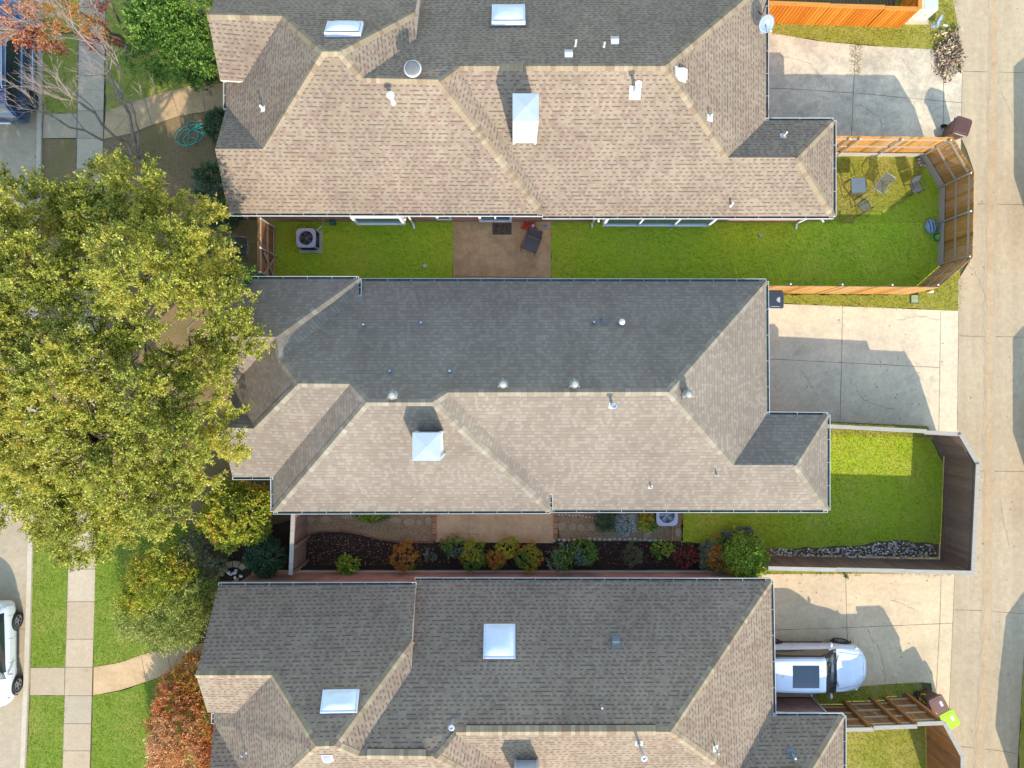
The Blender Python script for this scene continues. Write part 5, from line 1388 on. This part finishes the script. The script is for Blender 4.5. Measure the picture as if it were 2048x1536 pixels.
M['bin_brown'] = plain('brown_bin_plastic', (.105, .045, .03), .4, var=.12)
M['bin_lid_brown'] = plain('faded_brown_lid', (.19, .085, .052), .4, var=.12)
M['bin_navy'] = plain('dark_blue_grey_plastic', (.03, .045, .06), .35, var=.12)
M['bin_lime'] = plain('lime_bin_lid_plastic', (.42, .62, .015), .35, var=.08)
make_bin('wheelie_bin', 'glossy brown wheeled bin at the alley corner of the top fence', 17.38, 9.95, R(-18), 'bin_brown', 'bin_brown', 0)
make_bin('wheelie_bin', 'dark blue grey bin half hidden by the middle eave', 10.16, 3.25, 0.0, 'bin_navy', 'bin_navy', 2)
make_bin('wheelie_bin', 'brown wheeled bin with white label and yellow strap next to the lime bin', 16.45, -12.42, R(28), 'bin_brown', 'bin_lid_brown', 1, True)
make_bin('wheelie_bin', 'lime green bin against the bottom fence corner', 16.88, -12.98, R(28), 'bin_lime', 'bin_lime', 1)
mb = MB(); mb.tube([(16.12, -12.1, .75), (16.1, -12.2, .5), (16.14, -12.35, .4), (16.17, -12.5, .6)], .022, 6)
M['yellow'] = plain('yellow_strap', (.65, .60, .03), .5)
tag(mb.build('strap', M['yellow']), 'yellow strap hanging on the brown bin beside the fence', 'strap')

# ---------------------------------------------------------------- air conditioners
def make_ac(label, x, y, blades_col, w=.74, h=.76, rot=0.0, light=False):
    root = thing('air_conditioner', label, 'air conditioner', (x, y, 0), rot, 'air conditioners beside the houses')
    hw = w / 2; mb = MB(); n = 24
    def rr_(s, z):
        out = []
        for k in range(n):
            a = 2 * math.pi * (k + .5) / n; c, s_ = math.cos(a), math.sin(a); q = (abs(c) ** 6 + abs(s_) ** 6) ** (-1 / 6)
            out.append((s * c * q, s * s_ * q, z))
        return out
    def circ(r, z): return [(r * math.cos(2 * math.pi * (k + .5) / n), r * math.sin(2 * math.pi * (k + .5) / n), z) for k in range(n)]
    R_ = []
    for ring in (rr_(hw * .94, .06), rr_(hw * .94, h - .07), rr_(hw, h - .06), rr_(hw, h - .01), rr_(hw * .97, h), circ(hw * .74, h), circ(hw * .72, h - .02), circ(hw * .72, h - .16)):
        R_.append(len(mb.v)); mb.v += ring
    for a, b in zip(R_, R_[1:]):
        for k in range(n): mb.face((a + k, a + (k + 1) % n, b + (k + 1) % n, b + k))
    mb.face([R_[-1] + k for k in range(n)], 1); mb.face([R_[0] + k for k in range(n)][::-1])
    for i in range(12):      # louvre lines
        z = .12 + i * .045
        for sx, sy, rot_ in ((1, 0, 0), (-1, 0, 0), (0, 1, 1), (0, -1, 1)):
            mb.box((sx * hw * .945, sy * hw * .945, z), ((.01, w * .8, .012) if not rot_ else (w * .8, .01, .012)), m=1)
    mb.build('cabinet', [M['ac_grey'], M['black']], root, world=False)
    f = MB()
    for k in range(5):
        a = 2 * math.pi * k / 5 + .4; d = Vector((math.cos(a), math.sin(a), 0)); e = Vector((-d.y, d.x, 0))
        z = h - .12
        P = [d * .06 - e * .03, d * .06 + e * .03, d * hw * .45 + e * .11, d * hw * .68 + e * .10, d * hw * .68 - e * .06, d * hw * .4 - e * .05]
        f.poly([(p.x, p.y, z + .02 * (1 if i < 3 else -1)) for i, p in enumerate(P)])
    f.lathe([(.07, h - .14), (.07, h - .08), (.004, h - .07)], (0, 0, 0), 14)
    f.build('fan', M[blades_col], root, world=False)
    g = MB()
    for r in (.12, .17, .22, .265): 
        pts = [(r * math.cos(2 * math.pi * k / 28), r * math.sin(2 * math.pi * k / 28), h - .004 + .02 * (1 - r / .27)) for k in range(29)]
        g.tube(pts, .0028, 4)
    for k in range(8):
        a = 2 * math.pi * k / 8; g.tube([(.06 * math.cos(a), .06 * math.sin(a), h + .014), (hw * .74 * math.cos(a), hw * .74 * math.sin(a), h - .004)], .003, 4)
    g.build('grille', M['ac_grey'] if light else M['black'], root, world=False)
    mb = MB(); mb.box((.02, -.02, .03), (w + .14, w + .14, .06)); mb.build('pad', M['kerb'], root, world=False)
M['ac_grey'] = plain('grey_blue_cabinet', (.34, .37, .43), .45, var=.05)
M['fan_brown'] = plain('brown_fan_blade', (.10, .075, .06), .5)
M['fan_grey'] = plain('blue_grey_fan_blade', (.20, .25, .31), .45)
make_ac('grey air conditioner with dark fan standing on the side lawn by the golden gate', -8.04, 5.70, 'fan_brown', .76)
make_ac('pale air conditioner partly under the eave of the middle house, beside the golden shrub', 6.05, -5.12, 'fan_grey', .84, .76, 0, True)
mb = MB(); mb.tube([W(627, 473, .3), W(632, 462, .3), W(643, 452, .25), W(648, 440, .5), Vector((-7.5, 6.44, .9))], .018, 6)
tag(mb.build('coolant_pipe', M['galv']), 'thin pale pipe running from the grey air conditioner to the brick wall', 'pipe')

# ---------------------------------------------------------------- chairs and table
M['sling'] = plain('grey_mesh_sling', (.095, .105, .105), .6, var=.08, alpha=.72)
M['sling_brown'] = plain('taupe_mesh_sling', (.115, .09, .08), .65, var=.08)
M['sling_dark'] = plain('charcoal_mesh_sling', (.07, .075, .08), .6, var=.08, alpha=.9)
M['frame_dark'] = plain('dark_metal_frame', (.05, .05, .052), .45, metal=.4)
M['frame_light'] = plain('silver_metal_frame', (.33, .34, .34), .35, metal=.6)
def make_chair(label, x, y, rot, sling, frame, s=1.0, group='metal garden chairs', back=.42):
    root = thing('garden_chair', label, 'chair', (x, y, 0), rot, group)
    mb = MB(); w = .24 * s
    for i in range(5):
        x0, x1 = (-.22 + i * .092) * s, (-.22 + (i + 1) * .092) * s
        z = lambda q: (.40 + .02 * math.sin((q + .22) / .46 * 3)) * 1.0
        mb.poly([(x0, -w, z(x0)), (x1, -w, z(x1)), (x1, w, z(x1)), (x0, w, z(x0))])
    mb.build('seat', M[sling], root, world=False)
    mb = MB()
    for i in range(4):
        t0, t1 = i / 4, (i + 1) / 4
        P = lambda t: ((-.23 - .20 * t) * s, .43 + back * t)
        a, b = P(t0), P(t1)
        mb.poly([(a[0], -w, a[1]), (a[0], w, a[1]), (b[0], w * .96, b[1]), (b[0], -w * .96, b[1])])
    mb.build('backrest', M[sling], root, world=False)
    for sd in (1, -1):
        mb = MB(); mb.tube([(.26 * s, sd * w, .40), (-.22 * s, sd * w, .41), (-.44 * s, sd * w * .97, .44 + back)], .014, 6); mb.build('side_frame', M[frame], root, world=False)
        mb = MB(); mb.tube([(-.33 * s, sd * (w + .03), .64), (.10 * s, sd * (w + .05), .63), (.24 * s, sd * (w + .04), .58), (.27 * s, sd * (w + .03), .42)], .017, 6); mb.build('armrest', M[frame], root, world=False)
        mb = MB(); mb.tube([(.24 * s, sd * w, .41), (.30 * s, sd * (w + .02), .0)], .014, 6); mb.build('leg', M[frame], root, world=False)
        mb = MB(); mb.tube([(-.20 * s, sd * w, .42), (-.32 * s, sd * (w + .02), .0)], .014, 6); mb.build('leg', M[frame], root, world=False)
    mb = MB(); mb.tube([(-.44 * s, -w * .97, .44 + back), (-.45 * s, 0, .46 + back), (-.44 * s, w * .97, .44 + back)], .014, 6); mb.tube([(.26 * s, -w, .40), (.26 * s, w, .40)], .012, 6); mb.build('cross_bar', M[frame], root, world=False)
    return root
p = W(1762, 372, .4); make_chair('silver mesh chair with tall back tilted away, right of the patio table', p.x, p.y, R(-122), 'sling', 'frame_light', .84, back=.36)
p = W(1728, 412, .4); make_chair('grey mesh chair just below the patio table', p.x, p.y, R(35), 'sling', 'frame_dark', .82, back=.30)
p = W(1832, 374, .4); make_chair('dark mesh chair apart from the table, near the yellow fence boards', p.x, p.y, R(-70), 'sling_dark', 'frame_dark', .82, back=.30)
p = W(1062, 487, .4); make_chair('brown sling chair alone on the brown patio', p.x, p.y, R(-112), 'sling_brown', 'frame_dark', 1.15, back=.42)
p = W(485, 500, .4); make_chair('grey chair on bare dirt outside the golden side gate', p.x, p.y, R(-95), 'sling', 'frame_light', 1.0, back=.38)
p = W(1717, 371, .7); root = thing('patio_table', 'square grey glass topped patio table with cut corners in the top yard', 'table', (p.x, p.y, 0), R(3))
mb = MB(); hs = .29; k = .045
mb.prism([(hs, hs - k), (hs - k, hs), (-hs + k, hs), (-hs, hs - k), (-hs, -hs + k), (-hs + k, -hs), (hs - k, -hs), (hs, -hs + k)], .695, .705)
M['table_glass'] = plain('frosted_table_glass', (.13, .16, .165), .35, var=.08); mb.build('tabletop', M['table_glass'], root, world=False)
mb = MB()
for i in range(4):
    a = R(90 * i); c, s_ = math.cos(a), math.sin(a)
    mb.tube([(hs * c - (hs - k) * s_, hs * s_ + (hs - k) * c, .70), (hs * c + (hs - k) * s_, hs * s_ - (hs - k) * c, .70)], .013, 6)
mb.build('rim', M['frame_dark'], root, world=False)
for i in range(4):
    a = R(45 + 90 * i); mb = MB(); mb.tube([(.40 * math.cos(a), .40 * math.sin(a), .69), (.42 * math.cos(a), .42 * math.sin(a), .0)], .014, 6); mb.build('leg', M['frame_dark'], root, world=False)
mb = MB()
for i in range(4):
    a = R(45 + 90 * i); mb.tube([(0, 0, .685), (.38 * math.cos(a), .38 * math.sin(a), .685)], .009, 5)
mb.lathe([(.02, .70), (.018, .712), (.004, .713)], (0, 0, 0), 10); mb.build('umbrella_ring', M['frame_light'], root, world=False)

# ---------------------------------------------------------------- dishes, cabinets and small things
def make_dish(name, label, x, y, z, facing, tilt, r=.27, pole=.5):
    root = thing(name, label, 'satellite dish', (x, y, z))
    f = Vector((math.cos(facing) * math.cos(tilt), math.sin(facing) * math.cos(tilt), math.sin(tilt)))
    side = f.cross(Vector((0, 0, 1))).normalized(); up = side.cross(f)
    c = Vector((0, 0, pole + .12)); mb = MB()
    mb.lathe([(.004, -.075), (r * .4, -.06), (r * .75, -.02), (r, .03), (r, .04), (r * .74, -.008), (r * .4, -.046), (.004, -.06)], c, 28, ax=(side, up * 1.1, f), close=False)
    mb.build('reflector', M['dish'], root, True, world=False)
    mb = MB(); mb.tube([c - up * r * 1.0, c - up * r * .6 + f * .30], .013, 6); mb.build('arm', M['galv'], root, world=False)
    mb = MB(); e = c - up * r * .6 + f * .30; mb.box(e, (.10, .06, .06), ax=(f, side, up)); mb.lathe([(.03, 0), (.04, .05), (.004, .06)], e - f * .05, 10, ax=(side, up, -f)); mb.build('feed_horn', M['white'], root, world=False)
    mb = MB(); mb.tube([(0, 0, -.15), (0, 0, pole), c - f * .09], .024, 8); mb.build('mast', M['galv'], root, world=False)
    mb = MB(); mb.box((0, 0, .01), (.2, .2, .025)); mb.build('foot', M['galv'], root, world=False)
M['dish'] = plain('grey_dish', (.24, .29, .34), .45, var=.05)
fp = tr.at(1522, 62); make_dish('satellite_dish', 'grey satellite dish on the eave corner of the top house beside the orange fence', fp[0].x, fp[0].y, fp[0].z, R(-72), R(48), .29, .45)
pg = W(1866, 52); make_dish('satellite_dish', 'small blue grey dish on a short post on the grass below the green utility box', pg.x, pg.y, 0, R(-35), R(30), .24, .30)
mb = MB(); mb.tube([W(1516, 22, 2.6), W(1524, 30, 2.62), W(1530, 14, 2.62), W(1532, 5, 2.6)], .02, 6); tag(mb.build('cable_coil', M['black']), 'black cable lying on the roof edge beside the grey satellite dish', 'cable')
c0, c1 = W(1838, 2, .95), W(1878, 16, .95)
root = thing('utility_cabinet', 'pale green utility box beside the orange fence corner', 'utility box', ((c0.x + c1.x) / 2, 14.55, 0))
M['box_green'] = plain('pale_green_enamel', (.52, .60, .46), .5, var=.06); M['box_top'] = plain('cream_worn_lid', (.66, .58, .36), .6, var=.15)
bx = (c0.x + c1.x) / 2; mb = MB(); mb.box((bx + .12, 15.05, .45), (.55, 1.05, .9)); mb.build('cabinet', M['box_green'], root, bevel=.02)
mb = MB(); mb.box((bx - .28, 15.05, .46), (.22, 1.05, .92)); mb.build('cover', M['box_top'], root, bevel=.02)
mb = MB(); mb.box((bx, 15.0, .03), (.95, 1.25, .06)); mb.build('pad', M['kerb'], root)
mb = MB(); mb.box((bx + .12, 14.515, .5), (.03, .02, .14)); mb.build('latch', M['galv'], root)
# teal garden hose
M['teal'] = plain('teal_hose', (.03, .40, .30), .35, var=.05)
def loop(cx, cy, rx, ry, a0, a1, n=18, tilt=0.0):
    out = []
    for i in range(n + 1):
        a = R(a0 + (a1 - a0) * i / n); x, y = rx * math.cos(a), ry * math.sin(a)
        out.append((cx + x * math.cos(tilt) - y * math.sin(tilt), cy + x * math.sin(tilt) + y * math.cos(tilt)))
    return out
hp = [(426, 258), (418, 266), (405, 268)] + loop(385, 252, 11, 10, 60, 400, 16) + loop(380, 270, 30, 19, -20, 330, 26, -.35) + loop(377, 274, 21, 16, -40, 300, 22, -.5) + loop(384, 282, 8, 7, 180, 520, 16) + [(372, 290), (366, 278), (380, 262), (398, 248), (412, 246), (418, 256), (410, 266), (395, 262), (384, 255)]
rnd = random.Random(3); Q = []
for i in range(len(hp) - 1):
    a, b = hp[i], hp[i + 1]
    for k in range(3): Q.append(W(a[0] + (b[0] - a[0]) * k / 3, a[1] + (b[1] - a[1]) * k / 3, .035 + .03 * math.sin(i * .9) ** 2))
mb = MB(); mb.tube(Q, .017, 6); tag(mb.build('garden_hose', M['teal'], smooth=True), 'coiled teal garden hose lying on bare dirt by the top entry', 'hose')
# edging bricks, flagstones, stepping stones
M['flag'] = island('flagstone', [(0, (.27, .19, .11)), (.5, (.36, .27, .16)), (1, (.44, .36, .25))], .85, 0, 6, .12)
M['brick_edge'] = island('edging_bricks', [(0, (.27, .12, .055)), (1, (.40, .20, .10))], .85)
M['rock_pale'] = island('pale_rocks', [(0, (.30, .24, .18)), (.6, (.48, .42, .34)), (1, (.66, .62, .56))], .8)
rnd = random.Random(21)
FL = [(620, 1038, 13, 8, 'pale square flagstone at the gate end of the pea gravel'), (650, 1038, 11, 8, 'squarish flagstone second from the dark side fence'), (695, 1034, 15, 6, 'thin flagstone left of the low green plant'), (792, 1040, 14, 7, 'flagstone right of the low green plant under the eave'),
      (818, 1044, 13, 9, 'wide tan flagstone before the brick edging'), (838, 1044, 7, 6, 'small grey flagstone near the brick edging'), (857, 1041, 9, 8, 'golden flagstone touching the brick edging'),
      (1124, 1051, 10, 11, 'upright grey flagstone right of the patio'), (1145, 1054, 9, 10, 'leaning tan flagstone right of the patio'), (1163, 1055, 9, 9, 'dark tan flagstone in the middle of the gravel'), (1186, 1053, 9, 9, 'square flagstone left of the dark grassy clump'),
      (1219, 1060, 9, 8, 'pale flagstone left of the silvery shrub'), (1238, 1056, 7, 9, 'reddish flagstone touching the silvery shrub'), (1292, 1070, 8, 8, 'red brown flagstone below the golden shrub'), (1355, 1064, 6, 11, 'pale narrow flagstone below the air conditioner')]
for (x, y, a, b, lab) in FL:
    n = rnd.randint(5, 7); ph = rnd.random() * 6; P = []
    for k in range(n):
        t = ph + 2 * math.pi * k / n; q = W(x + a * math.cos(t) * rnd.uniform(.85, 1.15), y - b * math.sin(t) * rnd.uniform(.85, 1.15)); P.append((q.x, q.y))
    mb = MB(); mb.prism(P, -.02, .045); tag(mb.build('flagstone', M['flag'], bevel=.008), lab, 'flagstone', 'flagstones in the pea gravel')
def brick_row(x, y0, y1, label, w=8, step=12):
    mb = MB(); y = y0
    while y < y1 - 4:
        c = W(x, y + step / 2); mb.box((c.x, c.y, .035), (w / S, (step - 1) / S, .07)); y += step
    tag(mb.build('brick_edging', M['brick_edge']), label, 'edging')
brick_row(869, 1020, 1082, 'row of orange bricks along the left side of the aggregate patio'); brick_row(1111, 1020, 1084, 'row of orange bricks along the right side of the aggregate patio'); brick_row(1344, 1046, 1082, 'short brick row below the pale air conditioner', 4)
mb = MB(); pts = [W(605, 1071, .03), W(640, 1063, .03), W(685, 1062, .03), W(720, 1068, .03), W(760, 1078, .03), W(800, 1084, .03), W(868, 1085, .03)]
for a, b in zip(pts, pts[1:]): mb.beam(a, b, .05, .09)
M['rust'] = plain('rusty_edging', (.22, .10, .05), .8, var=.3); tag(mb.build('bed_edging', M['rust']), 'rust brown edging strip curving along the black mulch', 'edging')
for i, x in enumerate(np.linspace(1108, 1320, 22)):
    y = 1081 - 3 * math.sin((x - 1108) / 212 * 3.1) + rnd.uniform(-1, 1); c = W(x, y, .03); mb = MB()
    mb.blob(c, (rnd.uniform(.07, .11), rnd.uniform(.05, .075), .06), rnd, 8)
    tag(mb.build('edging_rock', M['rock_pale']), 'pale rock in the line that edges the gravel below the flagstones', 'rock', 'rocks edging the gravel path')
for i, x in enumerate(np.linspace(1118, 1186, 11)):
    y = 1029 + 7 * ((x - 1118) / 68) ** 2 + rnd.uniform(-1, 1); c = W(x, y, .03); mb = MB(); mb.blob(c, (.06, .05, .06), rnd, 8)
    tag(mb.build('small_edging_rock', M['rock_pale']), 'small pale rock in the curved line just under the middle eave', 'rock', 'small rocks under the eave')
M['block'] = plain('tan_block', (.34, .27, .19), .85, var=.15)
for i in range(5):      # the stone ring beside the bottom house corner
    a0, a1 = R(40 + i * 28), R(40 + (i + 1) * 28 - 3); c = W(470, 1152); P = []
    for r_, aa in ((.62, (a0, a1)), (.40, (a1, a0))):
        for a in aa: P.append((c.x + r_ * math.cos(a) * 1.1, c.y + r_ * math.sin(a)))
    mb = MB(); mb.prism(P, 0, .16); tag(mb.build('ring_block', M['block'], bevel=.012), 'tan wedge block in the curved planter ring at the bottom house corner', 'block', 'blocks of the planter ring')
for i in range(9):
    c = W(470 + rnd.uniform(-16, 14), 1150 + rnd.uniform(-10, 6), .05); mb = MB(); mb.blob(c, (rnd.uniform(.05, .09), rnd.uniform(.05, .08), .06), rnd, 7)
    tag(mb.build('white_rock', M['white']), 'white rock inside the planter ring at the bottom house corner', 'rock', 'white rocks in the planter ring')
# the ring of pale stones by the fence in the top yard
c = W(1845, 323); root = thing('fire_pit', 'small ring of pale stones with brown soil in the fence corner of the top yard', 'fire pit', c)
mb = MB(); mb.lathe([(.14, .0), (.14, .10), (.11, .13), (.004, .13)], c, 12); mb.build('soil', M['dirt'], root)
for i in range(9):
    a = 2 * math.pi * i / 9; mb = MB(); mb.blob((c.x + .19 * math.cos(a), c.y + .19 * math.sin(a), .07), (.065, .055, .09), rnd, 7); mb.build('stone', M['rock_pale'], root)
# door mat, red rag, slipper, lid and other small things
M['mat_teal'] = NT('patterned_mat'); t = M['mat_teal']; v = t.obj(); M['mat_teal'] = t.bsdf(t.ramp(t.noise(v, 9, 3), [(.30, (.02, .10, .11)), (.45, (.03, .05, .06)), (.55, (.22, .08, .02)), (.68, (.05, .06, .09)), (.8, (.10, .22, .22))]), .95)
c = W(1004, 458); mb = MB(); mb.box((c.x, c.y, .036), (.76, .46, .02)); tag(mb.build('door_mat', M['mat_teal'], bevel=.006), 'teal and rust patterned mat on the brown patio by the door', 'mat')
M['red'] = plain('red_cloth', (.58, .055, .018), .7, var=.25, scale=12)
rg = np.random.default_rng(8); mb = MB(); c = W(1058, 453); n = 9
vv = [[None] * n for _ in range(n)]
for i in range(n):
    for j in range(n):
        x = (i / (n - 1) - .5) * .52; y = (j / (n - 1) - .5) * .34; k = 1 + .25 * math.sin(i * 2.1 + j)
        vv[i][j] = len(mb.v); mb.v.append((c.x + x * k + y * .3, c.y + y * k - x * .25, .04 + .07 * abs(math.sin(i * 1.7) * math.cos(j * 1.3)) + .02 * rg.random()))
for i in range(n - 1):
    for j in range(n - 1):
        if (i in (0, n - 2)) and (j in (0, n - 2)): continue
        mb.face((vv[i][j], vv[i + 1][j], vv[i + 1][j + 1], vv[i][j + 1]))
tag(mb.build('red_cloth', M['red']), 'crumpled bright red cloth on the patio behind the brown chair', 'cloth')
c = W(1066, 451, .1); mb = MB(); mb.lathe([(.05, 0), (.065, .05), (.06, .12), (.004, .14)], (c.x, c.y, .02), 12); tag(mb.build('white_bucket', M['offwhite']), 'small pale toy bucket beside the crumpled red cloth', 'bucket')
M['blue_pl'] = plain('pale_blue_plastic', (.20, .36, .46), .4)
def slipper(px, py, rot, L, name, label, cat, mat):
    c = W(px, py); mb = MB(); d = Vector((math.cos(rot), math.sin(rot), 0)); e = Vector((-d.y, d.x, 0)); P = []
    for k in range(14):
        a = 2 * math.pi * k / 14; q = c + d * (L * .5 * math.cos(a)) + e * (L * .2 * math.sin(a) * (1 + .2 * math.cos(a))); P.append((q.x, q.y))
    mb.prism(P, .025, .06); s = d * L * .12
    mb.tube([c + s + e * L * .19 + Vector((0, 0, .05)), c + s + Vector((0, 0, .10)), c + s - e * L * .19 + Vector((0, 0, .05))], .022, 6)
    tag(mb.build(name, M[mat]), label, cat)
slipper(1090, 453, R(5), .22, 'flip_flop', 'pale blue flip flop on the patio near the brick wall', 'shoe', 'blue_pl')
M['mint'] = plain('mint_plastic', (.42, .56, .46), .5)
slipper(1341, 458, R(20), .21, 'lawn_toy', 'pale green plastic piece on the grass below the three pane window', 'toy', 'mint')
slipper(1521, 471, R(-45), .22, 'lawn_toy', 'whitish oval plastic piece on the grass right of the three pane window', 'toy', 'mint')
c = W(850, 532); mb = MB(); mb.lathe([(.085, .0), (.085, .05), (.075, .06), (.004, .062)], (c.x, c.y, .012), 20); M['lidm'] = plain('pale_lid', (.55, .54, .38), .6); tag(mb.build('drain_cap', M['lidm']), 'round pale drain cap in the grass left of the brown patio', 'cap')
c = W(670, 438); mb = MB(); mb.box((c.x, 6.36, .35), (.22, .16, .2)); mb.box((c.x, 6.36, .46), (.24, .18, .03)); M['green_box'] = plain('dark_green_plastic', (.01, .10, .075), .5); tag(mb.build('meter_box', M['green_box'], bevel=.01), 'dark green box on the brick wall of the top house above the lawn', 'meter box')
# bags in the top yard
def bag(label, px, py, r, rz, mats, seed, rot=0.0):
    c = W(px, py, rz * .5); root = thing('bag', label, 'bag', (c.x, c.y, 0)); rnd = random.Random(seed)
    mb = MB(); N, K = 18, 9; rr = [[1 + rnd.uniform(-.12, .12) for _ in range(N)] for _ in range(K)]
    for j in range(K):
        t = j / (K - 1); z = rz * (1 - math.cos(t * math.pi)) / 2 * .98 + .015; k = math.sin(max(.06, min(.98, t * .9 + .08)) * math.pi) ** .6
        for i in range(N):
            a = 2 * math.pi * i / N; x, y = r[0] * k * rr[j][i] * math.cos(a), r[1] * k * rr[j][i] * math.sin(a)
            mb.v.append((c.x + x * math.cos(rot) - y * math.sin(rot), c.y + x * math.sin(rot) + y * math.cos(rot), z))
    for j in range(K - 1):
        for i in range(N): mb.face((j * N + i, j * N + (i + 1) % N, (j + 1) * N + (i + 1) % N, (j + 1) * N + i), 0)
    mb.face([(K - 1) * N + i for i in range(N)]); mb.build('sack', M[mats[0]], root, True)
    t = MB()
    for k in range(3):
        a = rot + .9 * k - .5; d = Vector((math.cos(a), math.sin(a), 0)); pts = []
        for q in range(7):
            s_ = (q / 6 - .5) * 1.5; x = s_ * r[0]; y = (k - 1) * r[1] * .5
            h = rz * math.sqrt(max(0.05, 1 - (x / r[0] / 1.15) ** 2 - (y / r[1] / 1.15) ** 2)) * .62 + rz * .42
            pts.append((c.x + x * math.cos(rot) - y * math.sin(rot), c.y + x * math.sin(rot) + y * math.cos(rot), h))
        t.tube(pts, .022, 5)
    t.build('print', M[mats[1]], root)
M['bag_blue'] = plain('pale_blue_bag', (.27, .37, .48), .5, var=.15, scale=8); M['navy'] = plain('navy_print', (.015, .03, .08), .6); M['bag_green'] = plain('green_bag', (.01, .28, .09), .45, var=.2, scale=8); M['bag_yel'] = plain('yellow_print', (.45, .42, .05), .5)
bag('pale blue bag with dark print lying near the fence in the top yard', 1862, 453, (.30, .22), .30, ('bag_blue', 'navy'), 5, R(100))
bag('small green bag with yellow print against the top yard kickboard', 1877, 474, (.18, .15), .22, ('bag_green', 'bag_yel'), 6, R(20))
c = W(1828, 598); root = thing('valve_box', 'square green valve box lid in the grass strip south of the top fence', 'valve box', c)
mb = MB(); mb.box((c.x, c.y, .03), (.34, .36, .05)); M['valve'] = plain('dark_green_rim', (.05, .08, .03), .7); mb.build('rim', M['valve'], root, bevel=.01)
mb = MB(); mb.box((c.x, c.y, .058), (.27, .29, .012)); M['valve2'] = plain('grey_green_lid', (.28, .33, .17), .7); mb.build('lid', M['valve2'], root)
c = W(1860, 585, .1); mb = MB(); mb.box((c.x, c.y + .02, .12), (.16, .05, .22)); mb.lathe([(.05, .22), (.055, .27), (.004, .29)], (c.x, c.y + .02, .0), 10); tag(mb.build('pipe_marker', M['white']), 'small white marker stub at the foot of the top yard fence', 'marker')
SUN_E, SKY_E, EXPO = 2.1, .15, 1.46
# ---------------------------------------------------------------- light, sky and camera
SUN = Vector((.48, -1.47, 1.0)).normalized()
sl = bpy.data.lights.new('sun', 'SUN'); sl.energy = SUN_E; sl.angle = R(.5); sl.color = (1.0, .93, .82)
so = bpy.data.objects.new('sun', sl); C.objects.link(so); so.rotation_euler = SUN.to_track_quat('Z', 'Y').to_euler(); so.location = (20, -60, 60)
wd = bpy.data.worlds.new('World'); bpy.context.scene.world = wd; wd.use_nodes = True
nt = wd.node_tree; bg = nt.nodes['Background']
sky = nt.nodes.new('ShaderNodeTexSky'); sky.sky_type = 'NISHITA'; sky.sun_disc = False
sky.sun_elevation = math.asin(SUN.z); sky.sun_rotation = math.atan2(SUN.x, SUN.y)
sky.air_density = 1.45; sky.dust_density = .3; sky.ozone_density = 1.6
nt.links.new(sky.outputs[0], bg.inputs[0]); bg.inputs[1].default_value = SKY_E
cd = bpy.data.cameras.new('camera'); co = bpy.data.objects.new('camera', cd); C.objects.link(co)
co.location = (0, 0, H); co.rotation_euler = (0, 0, 0)
cd.sensor_width = 36; cd.lens = 36 * S * H / 2048; cd.clip_start = .1; cd.clip_end = 2000
sc = bpy.context.scene; sc.camera = co
sc.view_settings.view_transform = 'Standard'; sc.view_settings.look = 'None'; sc.view_settings.gamma = 1; sc.view_settings.exposure = EXPO
sc.cycles.max_bounces = 6; sc.cycles.diffuse_bounces = 3; sc.cycles.transparent_max_bounces = 8
sc.cycles.use_denoising = True
